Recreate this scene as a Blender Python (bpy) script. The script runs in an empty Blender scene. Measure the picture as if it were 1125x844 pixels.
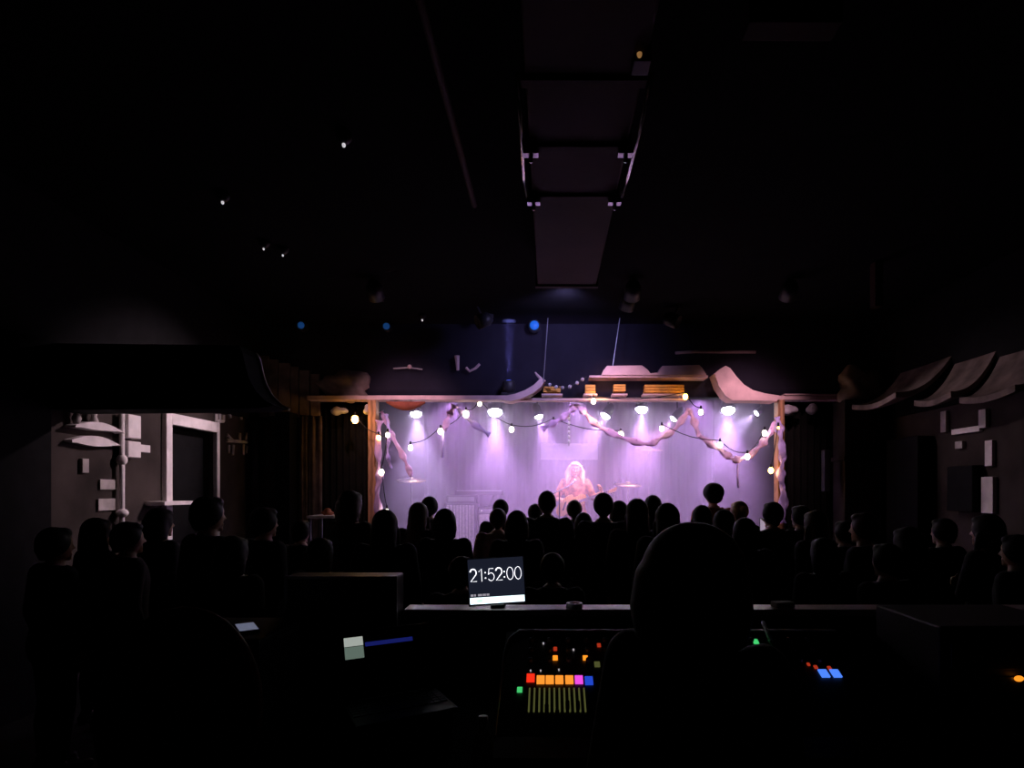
import bpy, bmesh, math, random
from mathutils import Vector, Matrix, Euler
random.seed(7)
PI = math.pi
S = bpy.context.scene
C = S.collection
F = 650.0; VX, VY = 604.0, 540.0; EYE = 1.7        # focal length in px (1125 wide), level-axis point, eye height

def W(px, py, Y):                                   # the point of the room at depth Y that the photo shows at (px, py)
    return Vector(((px-VX)*Y/F, Y, EYE-(py-VY)*Y/F))

# ------------------------------------------------------------------ materials
def mat(name, col, rough=.7, metal=0., var=.25, scale=8., emit=None, es=0., spec=.3, bump=0., kind='noise', trans=0.):
    m = bpy.data.materials.new(name); m.use_nodes = True
    nt = m.node_tree; b = nt.nodes['Principled BSDF']
    b.inputs['Roughness'].default_value = rough; b.inputs['Metallic'].default_value = metal
    b.inputs['Specular IOR Level'].default_value = spec
    tc = nt.nodes.new('ShaderNodeTexCoord')
    if kind == 'wave':
        n = nt.nodes.new('ShaderNodeTexWave'); n.inputs['Scale'].default_value = scale
        n.inputs['Distortion'].default_value = 3; n.inputs['Detail'].default_value = 3
        fac = n.outputs['Fac']
    else:
        n = nt.nodes.new('ShaderNodeTexNoise'); n.inputs['Scale'].default_value = scale
        n.inputs['Detail'].default_value = 5; fac = n.outputs['Fac']
    nt.links.new(tc.outputs['Object'], n.inputs['Vector'])
    r = nt.nodes.new('ShaderNodeValToRGB')
    lo = [max(0, c*(1-var)) for c in col]; hi = [min(1, c*(1+var)) for c in col]
    r.color_ramp.elements[0].position = .3; r.color_ramp.elements[1].position = .7
    r.color_ramp.elements[0].color = (*lo, 1); r.color_ramp.elements[1].color = (*hi, 1)
    nt.links.new(fac, r.inputs['Fac']); nt.links.new(r.outputs['Color'], b.inputs['Base Color'])
    if bump:
        bp = nt.nodes.new('ShaderNodeBump'); bp.inputs['Strength'].default_value = bump
        nt.links.new(fac, bp.inputs['Height']); nt.links.new(bp.outputs['Normal'], b.inputs['Normal'])
    if emit:
        b.inputs['Emission Color'].default_value = (*emit, 1); b.inputs['Emission Strength'].default_value = es
    if trans: b.inputs['Transmission Weight'].default_value = trans
    return m

M = dict(
 floor=mat('floor_paint', (.03,.03,.032), .5, bump=.1),
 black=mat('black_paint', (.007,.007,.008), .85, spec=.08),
 ceil=mat('ceiling_paint', (.006,.006,.007), .95, scale=3, spec=.05),
 upper=mat('header_paint', (.010,.010,.016), .9, scale=3, bump=.2, spec=.1),
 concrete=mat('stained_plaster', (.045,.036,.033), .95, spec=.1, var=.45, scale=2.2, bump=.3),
 plank=mat('brown_planks', (.30,.22,.17), .85, var=.45, scale=6, bump=.3),
 eavewood=mat('brown_tiles', (.15,.11,.10), .8, var=.45, scale=6, bump=.3),
 wood=mat('pale_timber', (.62,.42,.38), .7, var=.2, scale=5, bump=.15),
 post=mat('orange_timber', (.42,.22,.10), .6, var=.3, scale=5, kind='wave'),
 panelw=mat('amber_slats', (.80,.40,.06), .6, var=.2, scale=9),
 white=mat('white_paint', (.75,.70,.70), .7, var=.15),
 dimwhite=mat('aged_paper', (.42,.38,.37), .8, var=.3),
 drape=mat('black_drape', (.008,.0075,.006), .95, spec=.05, bump=.2),
 backdrop=mat('grey_backdrop', (.09,.075,.12), .95, var=.2, scale=3),
 banner=mat('pale_banner', (.7,.66,.66), .9, var=.1),
 stage=mat('stage_boards', (.10,.08,.08), .6, kind='wave'),
 ribbon=mat('pink_fabric', (.82,.55,.82), .8, var=.12),
 ribbon2=mat('lilac_fabric', (.66,.52,.90), .8, var=.12),
 metal=mat('dark_steel', (.10,.10,.11), .45, metal=.8),
 chrome=mat('chrome', (.7,.7,.72), .2, metal=1., var=.05),
 galv=mat('galvanised_sheet', (.036,.015,.010), .7, spec=.15, metal=.0, var=.25, scale=3),
 brass=mat('cymbal_brass', (.80,.62,.30), .3, metal=1., var=.1),
 tolex=mat('amp_vinyl', (.03,.03,.035), .7, bump=.2),
 grill=mat('amp_cloth', (.36,.32,.34), .9, var=.3, scale=30),
 drumwrap=mat('red_drum_shell', (.45,.10,.10), .35),
 skinhead=mat('drum_skin', (.8,.78,.75), .6, var=.05),
 skin=mat('skin', (.62,.40,.30), .55, var=.08),
 skin2=mat('warm_skin', (.58,.29,.16), .55, var=.08),
 hair=mat('black_hair', (.010,.009,.009), .65, spec=.25, scale=40),
 brown=mat('brown_hair', (.05,.028,.018), .6, spec=.35, scale=40),
 fair=mat('fair_hair', (.55,.34,.16), .5, spec=.5, scale=40),
 blonde=mat('blonde_hair', (.70,.52,.30), .45, spec=.5, var=.15, scale=30),
 cblack=mat('black_cloth', (.014,.014,.017), .9, bump=.1, scale=20),
 cnavy=mat('navy_cloth', (.016,.018,.030), .9, bump=.1, scale=20),
 cgrey=mat('charcoal_cloth', (.035,.034,.037), .9, bump=.1, scale=20),
 cbrown=mat('brown_cloth', (.035,.024,.018), .9, bump=.1, scale=20),
 cbeige=mat('beige_cloth', (.42,.31,.25), .9, bump=.1, scale=20),
 cwhite=mat('white_cloth', (.80,.74,.68), .9, bump=.1, var=.1, scale=20),
 cred=mat('russet_cloth', (.40,.13,.06), .9, bump=.1, scale=20),
 ctan=mat('patterned_blouse', (.40,.17,.08), .9, var=.75, scale=14),
 cbrown2=mat('russet_felt', (.22,.06,.03), .9),
 denim=mat('dark_denim', (.02,.022,.032), .9, scale=30),
 shoe=mat('shoe_leather', (.02,.018,.017), .5),
 guitar=mat('guitar_spruce', (.72,.42,.17), .3, var=.12, kind='wave', scale=10),
 gdark=mat('rosewood', (.10,.045,.03), .4, kind='wave'),
 plastic=mat('black_plastic', (.018,.018,.02), .45),
 rim=mat('grey_trim', (.22,.22,.23), .4, metal=.5),
 railtop=mat('rail_laminate', (.75,.58,.60), .35, var=.1, spec=1.),
 lscreen=mat('laptop_display', (.004,.004,.006), .35),
 screen=mat('dark_screen', (.01,.012,.02), .2, emit=(.010,.012,.022), es=1.),
 bottle=mat('clear_plastic', (.8,.85,.7), .1, trans=.9, var=.02),
 red=mat('red_leather', (.12,.025,.015), .6),
 tape=mat('white_tape', (.85,.85,.88), .35, var=.05),
 wire=mat('black_cable', (.02,.02,.02), .6),
)
def glow(name, col, es): return mat(name, tuple(c*.5 for c in col), .5, emit=col, es=es, var=.05)
G = dict(
 digits=glow('clock_digits', (.95,.93,1.), 1.9), strip=glow('status_bar', (.80,.97,1.), 1.6), stripg=glow('status_green', (.55,1.,.62), 1.2),
 small=glow('small_text', (.6,.55,.65), .5),
 bulb=glow('warm_bulb', (1.,.84,.62), 12.), bulbo=glow('amber_bulb', (1.,.48,.08), 30.), lens=glow('lamp_lens', (.86,.86,1.), 70.),
 lcdr=glow('scribble_red', (1.,.03,.01), 1.0), lcdo=glow('scribble_orange', (1.,.30,.03), 1.1), lcdm=glow('scribble_magenta', (.9,.08,.8), 1.0), lcdb=glow('scribble_blue', (.02,.08,.75), .8),
 ledo=glow('led_orange', (1.,.30,.02), 1.2), ledr=glow('led_red', (.8,.06,.02), .45), ledg=glow('led_green', (.08,.8,.22), .7), ledb=glow('led_blue', (.08,.25,1.), 1.0),
 ledw=glow('led_white', (.8,.75,.8), .5), ladder=glow('fader_scale', (.32,.34,.10), .22),
 winw=glow('window_white', (.62,.68,.62), .55), wing=glow('window_grey', (.26,.36,.30), .4), winb=glow('window_blue', (.02,.03,.30), .35),
 pilot=glow('glint_glow', (.7,.66,.7), .8), blue=glow('blue_lamp', (.01,.12,.55), .8), bluedim=glow('dim_blue_lamp', (.01,.06,.22), .5),  # pilot glows in place of glints caught by ceiling fittings
 phone=glow('phone_screen', (.8,.65,.85), .4),
)

# ------------------------------------------------------------------ mesh helpers
def rot(rx=0, ry=0, rz=0): return Euler((rx, ry, rz)).to_matrix()
class MB:
    def __init__(s): s.bm = bmesh.new()
    def box(s, c, d, R=None, bev=0.):
        t = bmesh.new(); bmesh.ops.create_cube(t, size=1)
        for v in t.verts: v.co = Vector((v.co.x*d[0], v.co.y*d[1], v.co.z*d[2]))
        if bev: bmesh.ops.bevel(t, geom=t.edges[:], offset=bev, segments=2, affect='EDGES', profile=.6)
        for v in t.verts: v.co = (R @ v.co if R else v.co) + Vector(c)
        s.join(t); return s
    def b2(s, a, b, bev=0.):
        a, b = Vector(a), Vector(b)
        return s.box((a+b)/2, [abs(x) for x in (b-a)], None, bev)
    def join(s, t):
        me = bpy.data.meshes.new('tmp'); t.to_mesh(me); t.free(); s.bm.from_mesh(me); bpy.data.meshes.remove(me)
    def rings(s, rings, cap=True, closed=False):
        bm = s.bm; rv = [[bm.verts.new(p) for p in r] for r in rings]; n = len(rv[0])
        pairs = list(zip(rv[:-1], rv[1:])) + ([(rv[-1], rv[0])] if closed else [])
        for a, b in pairs:
            for i in range(n): bm.faces.new((a[i], a[(i+1) % n], b[(i+1) % n], b[i]))
        if cap and not closed:
            bm.faces.new(rv[0][::-1]); bm.faces.new(rv[-1])
        return s
    def tube(s, pts, r, seg=8, flat=1., cap=True):
        pts = [Vector(p) for p in pts]; rr = r if hasattr(r, '__len__') else [r]*len(pts)
        rings = []; prev = None
        for i, p in enumerate(pts):
            t = (pts[min(i+1, len(pts)-1)] - pts[max(i-1, 0)]).normalized()
            if prev is None:
                u = t.orthogonal().normalized() if abs(t.z) > .9 else t.cross(Vector((0,0,1))).normalized()
            else: u = (prev - t*prev.dot(t)).normalized()
            prev = u; v = t.cross(u)
            rings.append([p + (u*math.cos(a) + v*math.sin(a)*flat)*rr[i] for a in [2*PI*k/seg for k in range(seg)]])
        return s.rings(rings, cap)
    def cap(s, a, b, r0, r1=None, seg=14):
        a, b = Vector(a), Vector(b); r1 = r0 if r1 is None else r1; d = (b-a).normalized() if (b-a).length > 1e-6 else Vector((0,0,1))
        pts, rr = [], []
        for k in range(1, 5): pts.append(a - d*r0*math.cos(k*PI/8)); rr.append(r0*math.sin(k*PI/8))
        for k in range(4, 0, -1): pts.append(b + d*r1*math.cos(k*PI/8)); rr.append(r1*math.sin(k*PI/8))
        return s.tube(pts, rr, seg)
    def ell(s, c, r, R=None, seg=20, f=None):
        t = bmesh.new(); bmesh.ops.create_uvsphere(t, u_segments=seg, v_segments=seg//2+2, radius=1)
        for v in t.verts:
            p = Vector((v.co.x*r[0], v.co.y*r[1], v.co.z*r[2]))
            if f: p = f(p)
            v.co = (R @ p if R else p) + Vector(c)
        s.join(t); return s
    def loft(s, secs, seg=24):                       # (z, cx, cy, rx, ry)
        return s.rings([[Vector((cx+rx*math.cos(a), cy+ry*math.sin(a), z)) for a in [2*PI*k/seg for k in range(seg)]] for z, cx, cy, rx, ry in secs])
    def lathe(s, prof, c=(0,0,0), R=None, seg=24):   # (r, z)
        c = Vector(c); rings = []
        for r, z in prof:
            rings.append([(R @ q if R else q)+c for q in [Vector((r*math.cos(a), r*math.sin(a), z)) for a in [2*PI*k/seg for k in range(seg)]]])
        return s.rings(rings)
    def prism(s, poly, y0, y1):                      # polygon in x,z pushed from y0 to y1
        return s.rings([[Vector((x, y0, z)) for x, z in poly], [Vector((x, y1, z)) for x, z in poly]])
    def mesh(s, name, m=None, smooth=False):
        bmesh.ops.recalc_face_normals(s.bm, faces=s.bm.faces[:])
        me = bpy.data.meshes.new(name); s.bm.to_mesh(me); s.bm.free()
        if m: me.materials.append(m)
        if smooth:
            for p in me.polygons: p.use_smooth = True
        return me
    def obj(s, name, m, parent=None, smooth=False, label=None):
        return link(name, s.mesh(name, m, smooth), parent, label)
def link(name, me, parent=None, label=None):
    o = bpy.data.objects.new(name, me); C.objects.link(o)
    if parent: o.parent = parent
    if label: o['label'] = label
    return o
def tag(o, label, cat, group=None, kind=None):
    o['label'] = label; o['category'] = cat
    if group: o['group'] = group
    if kind: o['kind'] = kind
    return o
def thing(name, label, cat, loc=(0,0,0), rz=0, group=None):
    o = bpy.data.objects.new(name, None); C.objects.link(o); o.location = loc; o.rotation_euler = (0,0,rz)
    o.empty_display_size = .1
    return tag(o, label, cat, group)
def struct(name, mb, m):
    o = mb.obj(name, m); o['kind'] = 'structure'; return o
def remesh(mb, name, vox, m=None, sm=4):
    me = mb.mesh('tmp'); o = bpy.data.objects.new('tmp', me); C.objects.link(o)
    a = o.modifiers.new('r', 'REMESH'); a.mode = 'VOXEL'; a.voxel_size = vox; a.use_smooth_shade = True
    b = o.modifiers.new('s', 'SMOOTH'); b.iterations = sm; b.factor = .5
    dg = bpy.context.evaluated_depsgraph_get(); dg.update()
    out = bpy.data.meshes.new_from_object(o.evaluated_get(dg)); out.name = name
    bpy.data.objects.remove(o); bpy.data.meshes.remove(me)
    out.materials.clear()
    if m: out.materials.append(m)
    for p in out.polygons: p.use_smooth = True
    return out
def look(d, up=Vector((0,0,1))):                    # rotation whose -Z points along d
    return Vector(d).to_track_quat('-Z', 'Y')
def light(name, kind, loc, energy, col, parent=None, **kw):
    l = bpy.data.lights.new(name, kind); l.energy = energy; l.color = col
    for k, v in kw.items():
        if k != 'dir': setattr(l, k, v)
    o = bpy.data.objects.new(name, l); C.objects.link(o); o.location = loc
    if 'dir' in kw: o.rotation_mode = 'QUATERNION'; o.rotation_quaternion = look(kw['dir'])
    if parent: o.parent = parent
    return o

# ------------------------------------------------------------------ the room
XL, XR, YS, YB, ZC = -4.0, 4.5, 8.1, 11.5, 4.0
SX0, SX1, ZS, ZH = -2.42, 3.18, .5, 2.93            # stage opening, stage floor, underside of the header
struct('floor', MB().b2((XL-.2,-2.2,-.15), (XR+.2,YB+.2,0)), M['floor'])
struct('ceiling', MB().b2((XL-.2,-2.2,ZC), (XR+.2,YB+.2,ZC+.15)), M['ceil'])
# left wall with a doorway: Y 6.19..7.03
dl0, dl1, dzt = 6.2, 7.03, 2.40
wl = MB()
wl.b2((XL-.2,-2.2,0), (XL,dl0,ZC)); wl.b2((XL-.2,dl1,0), (XL,YB+.2,ZC)); wl.b2((XL-.2,dl0,dzt), (XL,dl1,ZC))
struct('wall_left', wl, M['concrete'])
struct('wall_right', MB().b2((XR,-2.2,0), (XR+.2,YB+.2,ZC)), M['concrete'])
struct('wall_back', MB().b2((XL-.2,-2.4,0), (XR+.2,-2.2,ZC)), M['black'])
struct('wall_stage', MB().b2((XL-.2,YB,0), (XR+.2,YB+.2,ZC)), M['black'])
# header wall above the stage opening, with the front side walls
struct('wall_header', MB().b2((XL,YS+.02,ZH+.06), (XR,YS+.2,ZC)), M['upper'])
struct('wall_front_left', MB().b2((XL,YS+.02,0), (-3.28,YS+.2,ZH+.06)), M['concrete'])
struct('wall_front_right', MB().b2((3.95,YS+.02,0), (XR,YS+.2,ZH+.06)), M['concrete'])
struct('wall_wing_left', MB().b2((SX0-.12,YS+.22,0), (SX0-.02,YB,ZC)), M['black'])
struct('wall_wing_right', MB().b2((SX1+.02,YS+.22,0), (SX1+.12,YB,ZC)), M['black'])
# dark upper zones of the side walls (black painted above the dado line), then near lower parts
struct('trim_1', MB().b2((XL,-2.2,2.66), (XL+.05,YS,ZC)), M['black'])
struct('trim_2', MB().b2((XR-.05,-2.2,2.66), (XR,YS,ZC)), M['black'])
struct('trim_3', MB().b2((XL,-2.2,0), (XL+.04,4.7,2.66)), M['black'])  # black sheet in place of the unlit near stretch of wall
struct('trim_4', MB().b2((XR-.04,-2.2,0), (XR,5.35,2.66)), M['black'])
# door in the left wall
d = thing('door_1', 'black door in a white frame on the left wall', 'door'); d['kind'] = 'structure'
fr = MB(); fr.b2((XL-.05,dl0-.10,0), (XL+.05,dl0,dzt+.12), .008); fr.b2((XL-.05,dl1,0), (XL+.05,dl1+.06,dzt+.12), .008)
fr.b2((XL-.05,dl0,dzt), (XL+.05,dl1,dzt+.12), .008); fr.obj('door_frame', M['white'], d)
dp = MB(); dp.b2((XL-.16,dl0+.005,0), (XL-.11,dl1-.005,dzt-.01))
for z0, z1 in ((.15,1.0), (1.15,2.2)): dp.b2((XL-.11,dl0+.12,z0), (XL-.10,dl1-.12,z1), .004)
dp = dp.obj('door_leaf', M['black'], d)
MB().cap((XL-.08,dl0+.08,1.02), (XL-.08,dl0+.19,1.02), .012).obj('door_handle', M['metal'], dp, True)
# stage box
st = MB(); st.b2((SX0+.0,YS+.0,0), (SX1,YB-.03,ZS-.03)); st = st.obj('stage_platform', M['black'])
tag(st, 'low black stage platform under the singer, faced towards the crowd', 'stage')
sb = MB()
for i in range(17):
    y0 = YS-.03 + i*.2
    sb.b2((SX0,y0,ZS-.03), (SX1,min(y0+.195,YB-.03),ZS), .003)
sb.obj('deck_boards', M['stage'], st)
# backdrop cloth in folds
def folded(x0, x1, y, z0, z1, amp, n, th=.02):
    k = n*8; top = []
    for i in range(k+1):
        x = x0+(x1-x0)*i/k; top.append((x, y+amp*math.sin(2*PI*n*i/k)*(1+.3*math.sin(i*1.7))))
    poly = top + [(x, yy+th) for x, yy in top[::-1]]
    return MB().rings([[Vector((x,yy,z0)) for x, yy in poly], [Vector((x,yy,z1)) for x, yy in poly]])
bk = folded(SX0+.05, SX1-.05, YB-.15, ZS, ZC-.1, .035, 34).obj('backdrop_curtain', M['backdrop'], None, True)
tag(bk, 'pleated grey backdrop curtain across the back of the stage', 'curtain')
a = W(594,505,11.2); b = W(657,487,11.2)
bn = MB().b2((a.x,11.27,a.z), (b.x,11.30,b.z)).obj('banner', M['banner'])
tag(bn, 'small pale banner hung on the backdrop behind the singer', 'banner')
# stage header beam (long plank), left + right
hb = MB(); hb.b2((-3.25,7.92,2.925), (-.55,YS+.02,2.985), .006)
tag(hb.obj('header_plank', M['wood']), 'long pale timber plank along the stage header, left half', 'plank')
hb = MB(); hb.b2((-.58,7.97,2.925), (1.85,YS+.02,2.955), .006)
tag(hb.obj('header_plank', M['wood']), 'slim pale timber rail under the roof ornament, above the singer', 'plank')
hb = MB(); hb.b2((2.95,7.95,2.93), (4.3,YS+.02,2.985), .006); hb.b2((3.15,7.93,2.99), (4.25,YS+.02,3.01), .004)
tag(hb.obj('header_plank', M['wood']), 'pale double timber plank above the dark opening right of the stage', 'plank')

# roof ornament on the header (swept eaves)
def poly_px(pts, Y): return [((x-VX)*Y/F, EYE-(y-VY)*Y/F) for x, y in pts]
rt = thing('roof_ornament', 'curved pagoda-style eave ornament in pale wood on the stage header', 'roof ornament')
MB().prism(poly_px([(553,441),(556,436),(566,434),(577,430),(587,424),(594,417),(599,419),(595,426),(586,433),(576,438),(562,442)], 7.95), 7.86, YS+.03).obj('eave', M['wood'], rt)
MB().tube([W(598,420,7.95), W(594,416,7.95), W(590,412,7.95), W(588,409,7.95)], [.03,.022,.016,.008]).obj('eave_horn', M['wood'], rt, True)
MB().prism(poly_px([(660,414),(662,409),(666,404),(704,403.5),(710,408),(713,412),(722,411),(726,404),(766,403),(769,406),(774,414)], 7.95), 7.84, YS+.03).obj('ridge', M['wood'], rt)
MB().prism(poly_px([(647,414),(776,414),(776,416.2),(647,416.2)], 7.95), 7.86, YS+.03).obj('ridge_rail', M['wood'], rt)
MB().prism(poly_px([(783,412),(789,407),(795,403.5),(800,406),(806,414),(815,424),(825,430),(838,433.5),(854,436),(851,442),(828,441),(802,441),(795,436),(788,426)], 7.95), 7.86, YS+.03).obj('eave', M['wood'], rt)
for k, (x0, x1, y0, y1) in enumerate([(597,616,425,431.5), (643,654,423,433), (674,687,422.5,430.5), (708,751,423,432)]):
    sl = thing('slat_panel', ['short amber slat panel under the left eave of the ornament', 'squarish amber slat panel beside the first hanging bulb', 'small amber slat panel below the ridge centre', 'longest amber slat panel, below the right of the ridge'][k], 'panel', (0,0,0), 0, 'amber slat panels')
    p0, p1 = W(x0,y1,8.02), W(x1,y0,8.02); m = MB(); n = 3
    for i in range(n):
        z0 = p0.z+(p1.z-p0.z)*i/n; m.b2((p0.x,7.99,z0+.003), (p1.x,8.125,z0+(p1.z-p0.z)/n-.003), .003)
    m.obj('slats', M['panelw'], sl)
    q0, q1 = W(x0-2,435,8.0), W(x1+2,433,8.0); MB().b2((q0.x,7.96,q0.z), (q1.x,8.125,q1.z), .003).obj('sill_strip', M['wood'], sl)

# posts beside the stage
for nm, x0, x1, lb in (('post', -2.44, -2.33, 'orange-lit timber post at the left edge of the stage'), ('post', 3.06, 3.15, 'orange-lit timber post at the right edge of the stage')):
    p = MB().b2((x0,7.93,0), (x1,8.08,2.93), .01).obj('timber_post', M['post'])
    tag(p, lb, 'post')
# dark recess left of stage: black curtain, right of stage
tag(folded(-3.27,-2.46,YS+.1,0,2.9,.03,9).obj('side_curtain', M['drape'], None, True), 'black curtain filling the opening left of the stage', 'curtain')
tag(folded(3.2,3.94,YS+.1,0,2.9,.03,8).obj('side_curtain', M['drape'], None, True), 'black curtain filling the opening right of the stage', 'curtain')
# planks at upper left, crumbling plaster above the left plank
pk = MB(); x = -3.99
for i in range(6):
    w = [.16,.13,.17,.12,.15,.13][i]; pk.b2((x,YS-.04,2.72+.02*math.sin(i*2)), (x+w-.012,YS+.015,3.55-.05*i), .004); x += w
tag(pk.obj('plank_cladding', M['plank']), 'brown vertical plank cladding high on the wall left of the stage', 'cladding')
def rubble(c, r, seed):
    rr = random.Random(seed); ph = [rr.uniform(0, 6) for _ in range(6)]
    def f(p):
        k = 1+.18*math.sin(p.x*14/r[0]*.3+ph[0])+.15*math.sin(p.z*11/r[2]*.3+ph[1])+.1*math.sin((p.x+p.z)*25+ph[2])
        return p*k
    return MB().ell(c, r, seg=28, f=f)
tag(rubble((-2.78,8.07,3.14), (.42,.10,.17), 1).obj('plaster_lump', M['plank'], None, True), 'rough brown plaster bulge over the left end of the header plank', 'plaster')
# crumpled paper fringe below the plank
for i, (px, py, w, lb) in enumerate([(372,451,16,'crumpled paper scrap hanging left of the amber bulb'), (404,450,12,'crumpled paper scrap hanging beside the left post top'), (868,450,18,'crumpled pale paper bunched at the top of the right post'), (893,449,15,'crumpled pale paper under the right header plank')]):
    c = W(px,py,7.98); tag(rubble((c.x,8.0,c.z), (w/160,.06,.06), 10+i).obj('paper_scrap', M['dimwhite'], None, True), lb, 'paper', 'crumpled paper under the header')
# fold of red cloth
c = W(446,446,7.98)
tag(MB().rings([[Vector((c.x+.26*(t-.5)*2, 7.95+dy, c.z+.055-(.10*math.sin(PI*t)+.02)*f)) for dy, f in ((0,0),(0,1),(.04,1),(.04,0))] for t in [k/12 for k in range(13)]]).obj('cloth_swag', M['cbrown2'], None, True), 'small russet cloth swag below the left header plank', 'cloth')

# columns, left side pillars, right column
tag(MB().b2((-3.62,7.78,0), (-3.42,8.0,2.75), .01).obj('dark_pillar', M['black']), 'black pillar between the lit left wall and the stage', 'pillar')
for px, lb, w in ((332,'narrow pale curtain strip right of the black pillar',.05), (345,'wider pale curtain strip beside the left stage curtain',.09)):
    c = W(px,540,7.95); k = folded(c.x-w, c.x+w, 7.99, 0, 2.72, .018, 2).obj('curtain_strip', M['eavewood'], None, True); tag(k, lb, 'curtain')
cm = MB(); cm.b2((3.85,7.72,0), (4.32,8.05,2.9), .01); cm.b2((3.83,7.70,2.1), (4.34,8.07,2.16), .005)
tag(cm.obj('plaster_column', M['concrete']), 'brown plastered column right of the stage with a chipped band', 'column')
tag(MB().b2((3.62,7.80,1.7),(3.70,7.90,2.25), .01).obj('wall_bracket', M['metal']), 'small steel bracket box left of the plastered column', 'bracket')
tag(rubble((4.1,7.85,3.1), (.28,.16,.22), 5).obj('plaster_lump', M['plank'], None, True), 'rough brown plaster bulge above the right column', 'plaster')

# left canopy (black, flared right end) and right scalloped eave
cp = poly_px([(40,380),(268,382),(272,390),(275,404),(279,418),(286,431),(297,442),(306,447),(292,450),(40,452)], 4.8)
cp[0] = (XL+.05, cp[0][1]); cp[-1] = (XL+.05, cp[-1][1])
t = thing('wall_canopy', 'black canopy with a flared end jutting from the left wall', 'canopy')
MB().prism(cp, 4.72, 4.98).obj('canopy_body', M['black'], t)
ed = [W(x,y,4.8) for x, y in [(268,383),(272,390),(275,404),(279,418),(286,431),(297,442),(306,447)]]
MB().tube([Vector((p.x+.008,4.98,p.z)) for p in ed], .014, 6).obj('edge_trim', M['white'], t)
t = thing('wall_eave', 'brown scalloped eave along the upper right wall', 'eave')
def eave(y0, y1, z, out, sag, m, nm):
    k = 14; poly = []
    for i in range(k+1):
        u = i/k; poly.append((XR-.05-out*u, z+.42*(1-u)**2.2+.02*u))
    poly += [(x, zz+.06) for x, zz in poly[::-1]]
    def ring(y, dz): return [Vector((x, y, zz+dz*(XR-x))) for x, zz in poly]
    n = 10
    return MB().rings([ring(y0+(y1-y0)*j/n, -sag*math.sin(PI*j/n)) for j in range(n+1)]).obj(nm, m, t)
for y0, y1, z, out in ((6.55,7.5,2.72,.62), (5.9,6.5,2.62,.45), (5.15,5.85,2.55,.40), (4.5,5.1,2.53,.35)):
    eave(y0, y1, z, out, .09, M['eavewood'], 'scallop')

# ---- left wall fittings (white painted things)
t = thing('wall_pipe', 'white painted pipe with junction boxes on the left wall', 'pipe')
yp = F*4.0/(604-128)
MB().tube([(XL+.05,yp,.9), (XL+.05,yp,2.42)], .022, 10).obj('pipe', M['white'], t, True)
for z0, z1 in ((2.2,2.42), (2.02,2.17)): MB().b2((XL+.0,yp+.03,z0), (XL+.09,yp+.20,z1), .008).obj('junction_box', M['white'], t)
MB().ell((XL+.05,yp,1.99), (.045,.045,.05)).obj('pipe_joint', M['white'], t, True)
MB().ell((XL+.06,yp-.01,1.50), (.05,.05,.04)).obj('pipe_foot', M['white'], t, True)
t = thing('wall_awning', 'small white curved eave moulding on the left wall beside the pipe', 'moulding')
ya, yb = F*4/(604-70), F*4/(604-126)
def arc(z0, h, th, x0, x1):
    poly = []; k = 14
    for i in range(k+1):
        u = i/k; poly.append((ya+(yb-ya)*u, z0+h*math.sin(PI*(.15+.75*u))))
    up = poly; lo = [(y, z-th*math.sin(PI*min(1,max(.08,(y-ya)/(yb-ya)+.05)))) for y, z in poly[::-1]]
    pl = up+lo
    return MB().rings([[Vector((x0,y,z)) for y, z in pl], [Vector((x1,y,z)) for y, z in pl]])
arc(2.20, .10, .07, XL+.0, XL+.10).obj('eave_board', M['white'], t)
arc(2.08, .10, .09, XL+.0, XL+.07).obj('lower_board', M['white'], t)
for u in (.12, .45): MB().lathe([(.02,0), (.035,.05), (.02,.09), (.028,.12), (.005,.16)], (XL+.05, ya+(yb-ya)*u, 2.26)).obj('finial', M['dimwhite'], t, True)
MB().b2((XL,ya+.16,1.86), (XL+.03,ya+.23,1.98), .004).obj('bracket', M['dimwhite'], t)
for (px0,px1,py0,py1,nm,lb,mm) in ((108,126,527,538,'poster','upper pale notice pinned left of the white pipe','dimwhite'), (106,125,548,561,'poster','lower grey notice pinned left of the white pipe','dimwhite'), (152,163,489,497,'switch_plate','small white switch plate between the pipe and the door','white')):
    y0, y1 = F*4/(604-px0), F*4/(604-px1); ym = (y0+y1)/2
    o = MB().b2((XL,y0,EYE-(py1-VY)*ym/F), (XL+.02,y1,EYE-(py0-VY)*ym/F), .003).obj(nm, M[mm])
    tag(o, lb, 'notice' if nm == 'poster' else 'switch')
# painted strokes on the left wall
def strokes(segs, wall, sgn, th=.022):
    m = MB()
    for x0, y0, x1, y1 in segs:
        pts = []
        for x, y in ((x0,y0), (x1,y1)):
            Y = F*abs(wall)/abs(x-VX); pts.append(Vector((wall+sgn*.012, Y, EYE-(y-VY)*Y/F)))
        m.tube(pts, th, 6)
    return m
tag(strokes([(248,478,254,484), (248,484,270,486), (262,476,262,485), (270,476,268,486), (250,489,250,498), (255,489,254,500), (266,488,266,500), (270,490,269,498)], XL, 1).obj('painted_sign', M['dimwhite']), 'pale painted strokes on the left wall right of the door', 'sign')
tag(strokes([(236,455,236,463), (240,455,240,463), (244,456,244,463), (236,463,244,463), (251,455,252,459), (263,456,264,461)], XL, 1).obj('painted_sign', M['white']), 'short white strokes painted above the door corner', 'sign')
# narrow ledge by the door
y0, y1 = F*3.8/(604-181), F*3.8/(604-212)
tag(MB().b2((XL,y0,1.56), (XL+.2,y1,1.60), .004).obj('wall_ledge', M['white']), 'narrow white ledge on the left wall in front of the door', 'ledge')

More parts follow.
